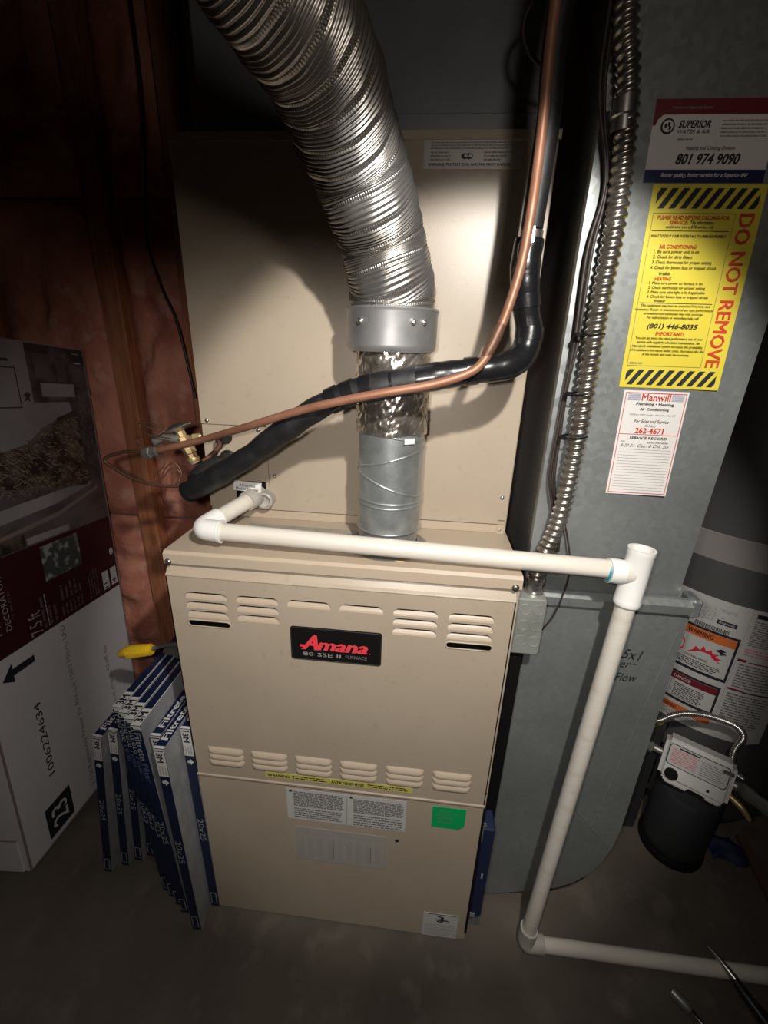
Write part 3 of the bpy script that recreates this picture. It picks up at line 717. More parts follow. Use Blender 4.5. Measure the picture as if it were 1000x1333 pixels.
# company card
mpD = lambda top, sh: plane((0, DYP - .0005, 0), (1, 0, 0), (0, 0, 1), (0, -1, 0))
def shear_map(xl, zt, k): return lambda x, y, z=0: (xl + x + k * y, DYP - .0005 - z, zt - y)
CW, CH = .156, .0915
mp = shear_map(.7220, 1.6755, .035)
m = MB('paper'); slab(m, mp, [(0, 0), (CW, 0), (CW, CH), (0, CH)], .0006)
mp = lambda x, y, z=0: (.7220 + x + .035 * (CH - y) * 1, DYP - .0011 - z, 1.6755 - (CH - y))
m.m('maroon'); rect(m, mp, 0, CH - .0165, CW, CH)
poly(m, mp, [(0, CH - .028), (.0035, CH - .028), (.006, CH - .0215), (.012, CH - .0165), (0, CH - .0165)])
m.m('navy'); rect(m, mp, 0, 0, CW, .0145)
m.m('ink'); 
t24 = np.linspace(0, 2 * math.pi, 20, endpoint=False)
poly(m, mp, [(.0195 + .009 * math.cos(t), .0625 + .0088 * math.sin(t)) for t in t24])
m.m('paper'); poly(m, mp, [(.0195 + .0068 * math.cos(t), .0625 + .0066 * math.sin(t)) for t in t24], LIFT * 1.5)
m.m('ink')
for dx, dy in ((-.0028, 0), (.0012, .0018), (.0028, -.0022)):
    poly(m, mp, [(.0195 + dx + .0017 * math.cos(t), .0625 + dy + .0025 * math.sin(t)) for t in t24[::2]], LIFT * 2)
text(m, mp, 'SUPERIOR', .033, .0605, .0735, .0685, .03, .3)
m.m('ink_soft'); text(m, mp, 'WATER & AIR', .033, .0545, .0735, .0585, .01, .2)
m.m('ink_mid'); lines(m, mp, .0345, .0465, .058, .0505, 1); lines(m, mp, .088, .050, .150, .0705, 5, .35, ragged=.15)
m.m('ink_soft'); text(m, mp, 'Heating and Cooling Division', .0475, .0355, .1105, .0405, .015, .2)
m.m('ink'); text(m, mp, '801 974 9090', .0375, .0205, .1195, .0325, .035, .25)
m.m('paper'); text(m, mp, 'Better quality, better service for a Superior life!', .0215, .0045, .134, .0105, .02, .3)
m.m('maroon'); m.m('ink_mid'); text(m, mp, 'Free Home Diagnostic Service', .022, CH - .012, .072, CH - .008, 0, 0)
lab(m.build('company_card', rd), 'white card with maroon top and navy bottom band')
# yellow notice
YW, YH = .1500, .2710
mp = lambda x, y, z=0: (.7400 + x + .040 * (YH - y), DYP - .0005 - z, 1.5820 - (YH - y))
m = MB('yellow'); slab(m, mp, [(0, 0), (YW, 0), (YW, YH), (0, YH)], .0006)
mp = lambda x, y, z=0: (.7400 + x + .040 * (YH - y), DYP - .0011 - z, 1.5820 - (YH - y))
m.m('ink')
def hazard(y0, y1, xa=.007, xb=.1425):
    n = 9; pitch = (xb - xa) / n; k = .016; w = pitch * .56
    for i in range(-2, n + 1):
        pts = [(xa + i * pitch + .003, y0), (xa + i * pitch + w + .003, y0), (xa + i * pitch + w + k + .003, y1), (xa + i * pitch + k + .003, y1)]
        # clip to the box sides
        def clip(P, s, lim):
            out = []
            for q in range(len(P)):
                A, B = P[q], P[(q + 1) % len(P)]; ia, ib = s * (A[0] - lim) <= 0, s * (B[0] - lim) <= 0
                if ia: out.append(A)
                if ia != ib: t = (lim - A[0]) / (B[0] - A[0]); out.append((lim, A[1] + t * (B[1] - A[1])))
            return out
        P = clip(clip(pts, 1, xb), -1, xa) if True else pts
        if len(P) > 2: poly(m, mp, P)
hazard(.2425, .2665); hazard(.0045, .0275)
def hl(y, x0=.008, x1=.112, w=.0008): rect(m, mp, x0, y - w / 2, x1, y + w / 2)
m.m('ink_soft'); outline(m, mp, .006, .033, .116, .237, .0004)
m.m('ink'); hl(.2155); hl(.1222)
m.m('red')
def row(s, x0, x1, y, h=.0052, bold=.015, mt='ink', sh=0): m.m(mt); text(m, mp, s, x0, y, x1, y + h, bold, sh)
row('PLEASE READ BEFORE CALLING FOR', .013, .109, .2295, .0045, .02, 'red')
row('SERVICE:', .030, .055, .2235, .0042, .02, 'red'); row('This information', .058, .089, .2235, .0045, .005)
row('could save you a $78 service call', .026, .090, .2175, .0048, .005)
row("WHAT TO DO IF YOUR SYSTEM FAILS TO OPERATE PROPERLY", .008, .110, .2075, .0033, .02)
row('AIR CONDITIONING', .022, .073, .1935, .0048, .02, 'red')
for i, (s, xw) in enumerate((('1. Be sure power unit is on', .078), ('2. Check for dirty filters', .070), ('3. Check thermostat for proper setting', .098), ('4. Check for blown fuse or tripped circuit', .106))):
    row(s, .016 + (0 if i < 3 else -.001), xw, .1865 - i * .0068, .0053, .008)
row('breaker', .029, .045, .1595, .0048, .008)
row('HEATING', .024, .047, .1525, .0044, .02, 'red')
for i, (s, xw) in enumerate((('1. Make sure power to furnace is on', .092), ('2. Check thermostat for proper setting', .097), ('3. Make sure pilot light is lit if applicable', .098), ('4. Check for blown fuse or tripped circuit', .104))):
    row(s, .017, xw, .1462 - i * .0060, .0048, .008)
row('breaker', .029, .045, .1238, .0036, .008)
for i, s in enumerate(('This equipment may have an extended Warranty and', 'Guarantee. Repair or maintenance of any type performed by', 'an unauthorized technician may void coverage.', 'For authorization or immediate help, call')):
    k = (.098, .112, .086, .074)[i]; row(s, .0600 - k / 2, .0600 + k / 2, .1165 - i * .0055, .0042, .01)
row('(801) 446-8035', .0255, .0985, .0855, .0085, .03, 'ink', .2)
row('IMPORTANT!', .040, .081, .0775, .0052, .025, 'red')
for i, s in enumerate(('You can get twice the rated performance out of your', 'system with regularly scheduled maintenance. An', 'improperly maintained system increases the probability', 'of breakdowns increases utility costs, decreases the life', 'of the system and voids the warranty.')):
    k = (.098, .092, .104, .108, .070)[i]; row(s, .0605 - k / 2, .0605 + k / 2, .0710 - i * .0058, .0045, .012)
row('SERIAL NO.', .009, .029, .0355, .003, .0, 'ink_soft')
m.m('red'); text(m, mp, 'DO NOT REMOVE', .1215, .0335, .1415, .2370, .02, turn=-90)
lab(m.build('yellow_notice', rd), 'yellow notice with black stripes and red lettering')
# service record card
MW, MH = .0995, .1735
mp0 = lambda x, y, z=0: (.7605 + x + .030 * (MH - y), DYP - .0005 - z, 1.3065 - (MH - y) - .0 * x)
m = MB('paper'); slab(m, mp0, [(0, 0), (MW, 0), (MW, MH), (0, MH)], .0006)
mp = lambda x, y, z=0: mp0(x, y, z + .0006)
m.m('crimson'); outline(m, mp, .003, .003, MW - .003, MH - .003, .0009); rect(m, mp, .003, .1035, MW - .003, .1043)
m.m('lilac_ink'); 
for k in range(6): rect(m, mp, .007, .1585 + k * .0018, .0265, .1594 + k * .0018); rect(m, mp, .0745, .1585 + k * .0018, MW - .006, .1594 + k * .0018)
m.m('red'); text(m, mp, 'Manwill', .0285, .1585, .0725, .1690, .012)
m.m('ink'); text(m, mp, 'Plumbing • Heating', .0215, .1500, .0795, .1555, .015); text(m, mp, 'Air Conditioning', .0285, .1420, .0735, .1470, .015)
m.m('ink_mid'); text(m, mp, '350 East 9400 South • Salt Lake City, UT', .0145, .1345, .086, .1375)
m.m('ink_soft'); text(m, mp, 'For Sales and Service', .0235, .1235, .0775, .1285, .01, .2); text(m, mp, 'CALL', .0415, .1170, .0585, .1205)
m.m('red'); text(m, mp, '262-4671', .0275, .1060, .0725, .1150, .03)
m.m('ink'); text(m, mp, 'SERVICE RECORD', .0215, .0965, .0805, .1005, .015)
m.m('ink_soft'); text(m, mp, 'DATE', .008, .0905, .015, .0930); text(m, mp, 'SERVICE PERFORMED', .050, .0900, .084, .0925)
text(m, mp, '8-20-01  Clean & Chk  Sys', .009, .0815, .086, .0880, -.015, .4)
m.m('ink_mid')
for k in range(15): rect(m, mp, .008, .0785 - k * .0050, MW - .008, .0789 - k * .0050, LIFT)
lab(m.build('service_record_card', rd), 'white service record card with red border')
# bin beneath furnace side: filter rack
fr = thing('filter_rack', 'dark blue filter edge wedged between the furnace and the return duct', 'filter rack', (.642, .1, 0))
m = MB('blue_cloth'); m.box((.6285, .015, .065), (.6555, .09, .375), .003); m.m('filter_card'); m.box((.629, .0135, .065), (.640, .016, .078)); m.box((.640, .0138, .21), (.644, .016, .225)); m.build('filter_edge', fr)
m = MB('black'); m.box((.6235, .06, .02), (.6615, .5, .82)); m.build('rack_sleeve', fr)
m = MB('galv_bright'); m.tube([(.6285, .014, .385), (.6275, .012, .37), (.6275, .012, .34)], .002, 8, step=.004); m.lathe((.6285, .014, .392), (0, -1, 0), [(.006, 0), (.006, .003), (.0001, .003)], 10); m.build('latch', fr)
m = MB('galv'); m.prism_y([(.627, .0), (.66, .0), (.66, .065), (.632, .06)], .03, .09); m.build('rack_foot', fr)

# ================================================================ ELECTRICAL
jb = thing('junction_box', 'small grey electrical box at the right edge of the furnace', 'electrical box', (.655, .07, .88))
m = MB('box_galv'); m.box((.6235, .042, .823), (.684, .097, .944), .0035, seg=2); m.build('box_shell', jb)
for x in (.648, .672):
    for z in (.922, .888, .854):
        m = MB('box_galv'); m.lathe((x, .042, z), (0, -1, 0), [(.0115, -.002), (.0112, .0009), (.0100, .0009), (.0098, .0002), (.0001, .0002)], 20); m.build('knockout', jb)
cn = thing('metal_conduit', 'flexible metal conduit running down the duct to the small grey box', 'conduit', (.662, .07, .944))
CON = [(.652, .072, 2.2), (.650, .07, 1.95), (.656, .07, 1.758), (.670, .07, 1.694), (.682, .07, 1.623), (.689, .07, 1.52), (.6885, .07, 1.392), (.692, .07, 1.219), (.685, .07, 1.083), (.669, .07, 1.015), (.664, .068, .962)]
def conr(S, TH, L):
    ph = S / .0118 - TH / (2 * math.pi); fr = ph - np.floor(ph)
    return .0118 + .0030 * np.clip(np.sin(math.pi * np.clip(fr / .68, 0, 1)), 0, 1) ** .6
corrugated(CON, conr, .0011, 28, 'conduit', 'spiral_conduit', cn)
m = MB('steel'); m.lathe((.664, .068, .944), (0, 0, 1), [(.017, 0), (.017, .005), (.0135, .006), (.0135, .022), (.016, .023), (.016, .030), (.012, .031)], 20); m.build('box_connector', cn)
m = MB('steel'); m.lathe((.673, .07, 1.664), (.1, 0, -1), [(.0165, 0), (.0165, .018), (.0145, .02), (.0145, .035)], 20); m.build('coupling', cn)
wr = thing('control_cable', 'thin dark control cables tied along the metal conduit', 'cable', (.68, .085, 1.3))
WP = [(.640, .085, 2.2), (.645, .085, 1.78), (.653, .085, 1.677), (.674, .085, 1.60), (.675, .085, 1.56), (.669, .085, 1.494), (.6745, .083, 1.381), (.670, .083, 1.313), (.668, .085, 1.24), (.672, .085, 1.16), (.690, .088, 1.095), (.7, .09, 1.06), (.702, .092, 1.02)]
for k, (dx, dy) in enumerate(((-.003, 0), (-.008, -.002))):
    m = MB('wire'); m.tube([(a + dx + .0025 * math.sin(i * 1.7 + k), b + dy - .002, c) for i, (a, b, c) in enumerate(WP)], .0026, 8, step=.008); m.build('cable', wr)
m = MB('wire'); m.tube([(.694, .09, 1.10), (.712, .088, 1.05), (.726, .085, .99), (.722, .083, .93), (.712, .08, .89), (.700, .08, .865), (.690, .085, .85)], .0016, 8, step=.006); m.build('cable', wr)
for z, x in ((1.385, .683), (1.232, .686), (1.30, .684)):
    m = MB('black'); pts = [(x + .021 * math.cos(t), .075 + .019 * math.sin(t), z + .002 * math.cos(t)) for t in np.linspace(0, 2 * math.pi, 24, endpoint=False)]
    m.tube(pts, .0014, 6, closed=True); m.box((x - .025, .058, z - .003), (x - .016, .065, z + .003), .001); m.build('cable_tie', wr)
lw = thing('wall_cable', 'thin black cable hanging against the insulated back wall', 'cable', (-.3, .64, 1.5))
m = MB('wire'); m.tube([(-.29, .63, 2.2), (-.291, .625, 1.88), (-.323, .62, 1.633), (-.301, .615, 1.504), (-.262, .61, 1.396), (-.235, .61, 1.2)], .004, 8, step=.02); m.build('cable', lw)
lw2 = thing('looped_cable', 'thin black cable loop hanging in front of the dark plenum', 'cable', (.553, .1, 1.777))
m = MB('wire'); m.tube([(.600, .12, 2.2), (.575, .1, 1.95), (.558, .1, 1.80), (.541, .1, 1.765), (.541, .1, 1.74), (.555, .1, 1.721), (.575, .11, 1.712), (.60, .15, 1.705)], .0028, 8, step=.008); m.build('cable', lw2)

# ================================================================ AIR FILTERS (left of the furnace)
def make_filter(hgt, dep, style, label, group):
    """local frame: front edge at y=0, base at z=0, x across the thickness"""
    t = .0105
    r = thing('air_filter', label, 'air filter', (0, 0, 0), group)
    m = MB('filter_card'); m.box((-t, .001, .0), (t, dep, hgt - .0006), .0006); m.build('cardboard_frame', r, raw=True)
    m = MB('filter_card'); nx = 26; vs = []
    for a in range(nx + 1):
        y = .03 + (dep - .06) * a / nx; x = t + (.0006 if a % 2 else -.0002)
        vs += [(x, y, .03), (x, y, hgt - .03)]
    m.add(vs, [(2 * i, 2 * i + 2, 2 * i + 3, 2 * i + 1) for i in range(nx)], False); m.build('pleated_media', r, raw=True)
    m = MB('filter_blue'); mp = plane((0, .001, 0), (1, 0, 0), (0, 0, 1), (0, -1, 0)); top = plane((0, 0, hgt), (1, 0, 0), (0, 1, 0), (0, 0, 1))
    slab(m, mp, [(-t, 0), (t, 0), (t, hgt), (-t, hgt)], .0008); slab(m, top, [(-t, 0), (t, 0), (t, dep), (-t, dep)], .0006)
    mq = plane((0, .0002, 0), (1, 0, 0), (0, 0, 1), (0, -1, 0)); tp = plane((0, 0, hgt + .0006), (1, 0, 0), (0, 1, 0), (0, 0, 1)); e = t * .86
    if style == 'pack':
        m.m('filter_white'); rect(m, tp, -t, 0, t, .045); rect(m, mq, -t, hgt - .013, t, hgt)
        rect(m, tp, t - .0022, .045, t, dep, LIFT)
        m.m('ink'); text(m, tp, '3M', -e, .008, e, .036, .04, turn=90, lift=LIFT * 2); rect(m, mq, -e, hgt - .0105, -e + .004, hgt - .003, LIFT * 2); rect(m, mq, -e, hgt - .0105, e, hgt - .008, LIFT * 2)
        m.m('filter_card'); text(m, mq, 'Filtrete', -e * .8, hgt - .095, e * .8, hgt - .018, .02, turn=-90)
        m.m('filter_fade'); text(m, mq, 'Filter', -e * .7, hgt - .16, e * .7, hgt - .105, .01, turn=-90)
    else:
        m.m('filter_white'); rect(m, mq, -t, hgt - .075, t, hgt); rect(m, tp, -t, 0, t, .006)
        m.m('ink'); text(m, mq, '3M', -e * .8, hgt - .036, e * .7, hgt - .010, .03, turn=-90, lift=LIFT * 2)
        rect(m, mq, -e, hgt - .006, e, hgt - .0035, LIFT * 2); rect(m, mq, -t, hgt - .079, t, hgt - .074, LIFT * 2)
        m.m('ink_mid'); lines_v(m, mq, -e, hgt - .07, e, hgt - .044, 3)
        m.m('filter_white'); poly(m, mq, [(-e * .7, hgt - .088), (0, hgt - .088), (0, hgt - .083), (e * .9, hgt - .092), (0, hgt - .101), (0, hgt - .096), (-e * .7, hgt - .096)])
        text(m, tp, 'Filtrete', -e * .8, .02, e * .8, .11, .025, turn=90)
    m.m('filter_card'); text(m, mq, '20x25', -e * .75, hgt * .42, e * .75, hgt * .42 + .075, .01, turn=-90)
    m.m('filter_card'); rect(m, mq, -t * .75, .012, t * .75, .055, LIFT)
    m.m('filter_blue'); rect(m, mq, -t * .5, .015, t * .5, .052, LIFT * 2)
    m.build('printed_edge', r, raw=True)
    return r
def place(root, xb, yb, xt, zt):
    root.location = (xb, yb, .0032); root.rotation_euler = (0, math.atan2(xt - xb, zt), 0)
def dup(root, label):
    c = root.copy(); COL.objects.link(c); c['label'] = label
    for ch in root.children:
        d_ = ch.copy(); COL.objects.link(d_); d_.parent = c
    return c
G1 = 'air filters standing left of the furnace'
pk = make_filter(.615, .46, 'pack', 'blue-edged air filter, leftmost of the tall front four', G1)
place(pk, -.1520, .012, -.1740, .60)
for lb, a in (('blue-edged air filter, second from left of the tall front four', (-.1285, .000, -.1515, .60)), ('blue-edged air filter, third from left of the tall front four', (-.1050, -.014, -.1290, .61)),
              ('blue-edged air filter, rightmost of the tall front four', (-.0815, -.028, -.1065, .62))):
    place(dup(pk, lb), *a)
lo = make_filter(.595, .44, 'side', 'blue-edged air filter just right of the tall front four', G1)
place(lo, -.0575, -.030, -.0650, .60)
place(dup(lo, 'blue-edged air filter with exposed grey side, second from the furnace'), -.0345, -.058, -.0410, .60)
rr = dup(lo, 'blue-edged air filter standing set back against the furnace side'); place(rr, -.0122, -.006, -.0140, .60)
sf = make_filter(.498, .40, 'side', 'blue-edged air filter leaning right, farthest left of all', G1)
place(sf, -.3350, .036, -.2640, .49)
for lb, a in (('blue-edged air filter leaning right, second from the far left', (-.2990, .056, -.2400, .49)), ('blue-edged air filter leaning right, third from the far left', (-.2705, .072, -.2165, .49)),
              ('blue-edged air filter leaning right, fourth from the far left', (-.2440, .086, -.1930, .49))):
    place(dup(sf, lb), *a)

# ================================================================ GAS SHUT-OFF
gv = thing('gas_shutoff_valve', 'gas valve with yellow grip sticking out left of the furnace', 'valve', (-.10, .2, .62))
m = MB('fitting'); m.tube([(.0, .2, .6225), (-.10, .2, .621)], .0135, 18); m.build('pipe_nipple', gv)
m = MB('fitting'); m.lathe((-.09, .2, .6215), (-1, 0, -.02), [(.014, -.01), (.022, -.006), (.022, .012), (.017, .016), (.021, .022), (.024, .034), (.021, .046), (.014, .052), (.014, .075), (.010, .085)], 14)
m.lathe((-.125, .2, .640), (0, 0, 1), [(.010, 0), (.010, .008), (.005, .010), (.005, .018), (.0001, .018)], 8, smooth=False); m.build('valve_body', gv)
m = MB('fitting'); m.tube([(-.125, .198, .648), (-.17, .195, .640), (-.21, .192, .627)], .0055, 10, step=.004); m.build('lever', gv)
m = MB('grip_yellow'); m.tube([(-.203, .192, .627), (-.215, .192, .6255), (-.235, .193, .622), (-.268, .194, .614), (-.290, .195, .603), (-.297, .196, .598)], [.012, .0135, .0140, .0140, .0130, .009], 18, step=.004)
for k in range(16):
    x = -.208 - k * .004; m.lathe((x, .192, .626 - k * .0011), (-1, 0, -.25), [(.0135, 0), (.0148, .0006), (.0148, .0014), (.0135, .002)], 16)
lab(m.build('yellow_grip', gv), 'ribbed yellow grip')

# ================================================================ CARTON (artificial tree)
F = Vector((-.502, -.010, .050)); n = Vector((.998, .0523, .035)).normalized()
w_ = Vector((-.0403, .105, .9937)).normalized(); u_ = w_.cross(n).normalized()
if u_.y < 0: u_ = -u_
bx = thing('tree_carton', 'tall printed cardboard carton leaning at the left edge', 'box', (F.x - .17, F.y + .28, 0))
BW, BH, BD = .505, 1.335, .34
mpb = plane(F[:], u_[:], w_[:], n[:])
m = MB('card_grey')
def bp(a, b, c): return mpb(a, b, -c)
def hexa(m, a0, b0, c0, a1, b1, c1):
    vs = [bp(a, b, c) for a in (a0, a1) for b in (b0, b1) for c in (c0, c1)]
    m.add(vs, [(0, 1, 3, 2), (4, 6, 7, 5), (0, 4, 5, 1), (2, 3, 7, 6), (0, 2, 6, 4), (1, 5, 7, 3)], False)
hexa(m, 0, 0, 0, BW, BH, BD); m.build('carton_shell', bx)
m = MB('card_edge'); hexa(m, BW - .006, 0, -.0006, BW + .0006, BH, .001); hexa(m, 0, -.0006, -.0006, BW, .005, .001); hexa(m, -.001, 0, -.0006, .003, BH, .003); m.build('worn_edge', bx)
m = MB('card_grey'); hexa(m, -.003, .0, .02, -.0005, .10, BD - .01); m.m('card_edge'); hexa(m, -.0035, .098, .02, -.0005, .1005, BD - .01); m.build('end_flap', bx)
mp = lambda x, y, z=0: mpb(x, y, z + .0003)
# printed room photograph, upper part
m = MB('photo_wall'); rect(m, mp, .0, .827, BW - .007, BH, .0004)
m.m('photo_dark'); rect(m, mp, .29, 1.185, .497, 1.332, .0010)
m.m('photo_wall'); rect(m, mp, .318, 1.20, .44, 1.235, .0016); 
m.m('photo_mid'); rect(m, mp, .31, 1.245, .36, 1.31, .0016); rect(m, mp, .385, 1.24, .42, 1.30, .0016)
m.m('paper_grey'); rect(m, mp, .458, 1.292, .482, 1.296, .0018); rect(m, mp, .452, 1.318, .478, 1.320, .0018)
m.m('photo_frame'); outline(m, mp, .16, 1.172, .252, 1.27, .003, .0012); rect(m, mp, .15, 1.283, .235, 1.289, .0012)
outline(m, mp, .318, 1.188, .447, 1.240, .003, .0020)
poly(m, mp, [(.262, 1.205), (.275, 1.212), (.285, 1.205), (.278, 1.196), (.282, 1.185), (.272, 1.192), (.262, 1.187), (.268, 1.197)], .0014)
m.m('photo_mid'); rect(m, mp, .0, .827, BW - .008, .95, .0012); poly(m, mp, [(0, 1.0), (.12, 1.0), (.3, 1.12), (.497, 1.19), (.497, .95), (0, .95)], .0010)
m.m('card_edge'); poly(m, mp, [(.10, .872), (.30, .892), (.47, .935), (.47, .926), (.30, .880), (.10, .862)], .0016); m.m('photo_wall')
poly(m, mp, [(.10, .90), (.30, .915), (.45, .945), (.40, .955), (.12, .935)], .0015)
rect(m, mp, .185, .832, .33, .850, .0016)
m.m('photo_tan'); rect(m, mp, .0, .830, .18, .862, .0016)
poly(m, mp, [(.0, .965), (.14, .985), (.28, .958), (.43, .945), (.44, 1.08), (.42, 1.16), (.36, 1.145), (.28, 1.09), (.17, 1.07), (.08, 1.08), (0, 1.06)], .0018)
m.m('photo_dark'); poly(m, mp, [(.43, .955), (.497, .95), (.497, 1.19), (.41, 1.19), (.44, 1.08)], .0016)
rng = random.Random(5)
for k in range(900):
    a = rng.uniform(.0, .43); top = 1.06 + max(0, a - .15) * .33; b = rng.uniform(.96, top); L = rng.uniform(.006, .016); an = rng.uniform(-1.1, .4); c_, s_ = math.cos(an) * L, math.sin(an) * L; q = .0015
    m.m('twig' if rng.random() < .55 else 'twig_dark'); poly(m, mp, [(a, b), (a + c_, b + s_), (a + c_ - q * math.sin(an), b + s_ + q * math.cos(an)), (a - q * math.sin(an), b + q * math.cos(an))], .0022)
for k in range(26):
    a = rng.uniform(.44, .49); b = rng.uniform(.96, 1.17); r0 = rng.uniform(.004, .010); m.m('box_text_dim'); poly(m, mp, [(a + r0 * math.cos(t), b + r0 * math.sin(t)) for t in t24[::3]], .0022)
lab(m.build('printed_photo', bx), 'dull printed photograph of a room')
m = MB('box_maroon'); rect(m, mp, 0, .589, BW - .007, .8275, .0020)
m.m('leaf_grey'); rect(m, mp, .216, .7195, .352, .8165, .0026)
m.m('box_text'); T = lambda s, x0, y0, x1, y1, b=.01: text(m, mp, s, x0, y0, x1, y1, b, turn=90, lift=.0028)
T('7.5 ft', .140, .596, .178, .658, .0); T('TY', .040, .640, .066, .68, .0); T('DECORATOR', .078, .648, .094, .785, .0)
m.m('box_text_dim'); T('TREE', .10, .67, .106, .745); lines_v(m, mp, .178, .600, .196, .70, 1, lift=.0028)
m.m('box_text_dim'); lines_v(m, mp, .20, .600, .235, .66, 2, lift=.0028); lines_v(m, mp, .245, .60, .335, .64, 6, lift=.0028); lines_v(m, mp, .25, .645, .335, .70, 5, lift=.0028, ragged=.6); lines_v(m, mp, .36, .600, .405, .69, 4, lift=.0028)
m.m('box_text'); lines_v(m, mp, .196, .600, .204, .70, 1, lift=.0028)
m.m('paper_grey'); rect(m, mp, .423, .601, .452, .660, .0028); rect(m, mp, .463, .602, .491, .660, .0028)
poly(m, mp, [(.482 + .009 * math.cos(t), .713 + .012 * math.sin(t)) for t in t24], .0028)
m.m('ink'); text(m, mp, '11', .427, .604, .447, .622, .02, turn=90, lift=.0034); text(m, mp, '4', .467, .606, .486, .622, .02, turn=90, lift=.0034)
lab(m.build('maroon_band', bx), 'dark maroon printed band with sizes')
z_ = .0012
TT = lambda s, x0, y0, x1, y1, b=.0: text(m, mp, s, x0, y0, x1, y1, b, turn=90, lift=z_)
m = MB('ink'); poly(m, mp, [(.040, .533), (.072, .566), (.072, .5505), (.136, .5505), (.136, .532), (.072, .532), (.072, .515)], z_)
lab(m.build('printed_arrow', bx), 'black arrow')
m = MB('ink'); TT('1006224634', .103, .195, .124, .420, .005); lab(m.build('printed_number', bx), 'black stock number')
m = MB('ink_soft'); TT('7.5 ft Kenwood Fraser Fir Pre-Lit 1500 Micro LED', .231, .03, .247, .578, .0); lab(m.build('printed_line', bx), 'faint line of print')
m = MB('ink_soft'); TT('42.48 lbs', .375, .335, .390, .425, .0); lab(m.build('printed_line', bx), 'faint printed weight')
m = MB('ink_soft'); TT('N.W. 42.46 lbs', .383, .215, .397, .325); lab(m.build('printed_line', bx), 'faint printed net weight')
m = MB('ink'); rect(m, mp, .067, .020, .156, .116, z_)
m.m('card_grey'); text(m, mp, '23', .083, .038, .138, .098, .01, turn=90, lift=z_ * 1.6); lab(m.build('printed_square', bx), 'black square mark')
m = MB('yellow_pale'); rect(m, mp, .272, .05, .292, .085, z_); lab(m.build('tape_scrap', bx), 'small yellow scrap')

# ================================================================ WATER HEATER
TX, TY_, TR = 1.42, .62, .27
wh = thing('water_heater', 'dark grey cylindrical water heater behind the return duct', 'water heater', (TX, TY_, 0))
def tank_map(r): return lambda a, y, z=0: (TX + (r + z) * math.cos(math.radians(a)), TY_ + (r + z) * math.sin(math.radians(a)), y)
m = MB('tank_grey'); m.lathe((TX, TY_, .05), (0, 0, 1), [(.0001, 0), (.255, 0), (TR, .01), (TR, 1.38), (.262, 1.40), (.20, 1.42), (.0001, 1.43)], 72); m.build('jacket', wh)
m = MB('dark'); m.lathe((TX, TY_, 0), (0, 0, 1), [(.24, 0), (.24, .05)], 48); m.build('base_ring', wh)
m = MB('tank_band'); m.lathe((TX, TY_, .866), (0, 0, 1), [(TR, 0), (TR + .002, .002), (TR + .002, .073), (TR, .075)], 72); lab(m.build('strap', wh), 'lighter grey band around the tank')
mp = tank_map(TR + .0006)
def trect(x0, y0, x1, y1, lift=.0006): rect(m, mp, x0, y0, x1, y1, lift, max(1, int((x1 - x0) / 3)))
def tline(x0, y0, x1, y1, rows, **k): lines(m, lambda x, y, z=0: mp(x * 212.0, y, z), x0 / 212, y0, x1 / 212, y1, rows, **k)
def ttext(s, x0, y0, x1, y1, b=.01, sh=0, lift=.0016): text(m, mp, s, x0, y0, x1, y1, b, sh, lift)
m = MB('paper_grey'); 
pts = [(200 + 70 * i / 24, .352) for i in range(25)]
up = [(200 + 70 * i / 24, .767 if i < 24 else .76) for i in range(25)]
for i in range(24):
    lowa = .352 + (0 if i < 22 else (i - 21.5) * .004); m.add([mp(pts[i][0], lowa, .0002), mp(pts[i + 1][0], lowa + (.004 if i > 21 else 0), .0002), mp(up[i + 1][0], .767, .0002), mp(up[i][0], .767, .0002)], [(0, 1, 2, 3)], False)
m.m('ink_mid')
trect(220.5, .742, 238.5, .7428); trect(230.6, .70, 230.8, .742)
tline(221.5, .700, 230, .740, 8, ragged=.1); tline(231.5, .735, 239, .745, 2); poly(m, mp, [(233, .722), (234, .719), (233, .716), (232, .719)], .0014)
m.m('ink'); m.add([mp(231 + 9 * i / 4, y, .0014) for i in range(5) for y in (.700, .712)], [(2 * i, 2 * i + 2, 2 * i + 3, 2 * i + 1) for i in range(4)], False)
m.m('paper_grey'); ttext('WARNING', 231.8, .7035, 239, .7085, .02, .2, .0022)
m.m('ink'); rng = random.Random(2)
x = 221.5
while x < 237.5: 
    l = rng.uniform(.15, .5); trect(x, .675, x + l, .688, .0012); x += l + rng.uniform(.15, .4)
def signbox(y0, y1, hh, col, word, xr):
    m.m('ink'); trect(206, y0, xr, y1, .0012); m.m('paper_grey'); trect(206, y0 + .009, xr - 1.2, y1 - .007, .0018)
    m.m(col); trect(206, y1 - hh, xr - 1.2, y1 - .007, .0024)
signbox(.533, .674, .032, 'orange', 'WARNING', 243.6)
m.m('ink'); ttext('WARNING', 219.5, .648, 232, .662, .03, 0, .0032)
m.m('crimson')
m.add([mp(a, b, .0026) for a, b in ((222, .585), (224.5, .598), (225.5, .612), (228, .605), (229, .622), (231, .608), (233, .618), (234, .607), (237, .612), (235.5, .602), (239, .598), (236.5, .592), (238.8, .585))], [tuple(range(13))], False)
m.add([mp(218.5 + 1.6 * math.cos(t), .602 + .021 * math.sin(t), .0022) for t in t24], [tuple(range(20))], False); m.m('paper_grey'); m.add([mp(218.5 + 1.1 * math.cos(t), .602 + .0145 * math.sin(t), .0030) for t in t24], [tuple(range(20))], False)
m.m('ink'); m.add([mp(a, b, .0034) for a, b in ((234.5, .622), (237, .631), (239.5, .626), (238, .622), (240, .618), (237.4, .612), (237, .618))], [tuple(range(7))], False)
ttext('FLAMMABLE VAPORS', 221.5, .574, 233, .581, .02, 0, .0022)
tline(216.5, .547, 240.5, .570, 4, lift=.0024)
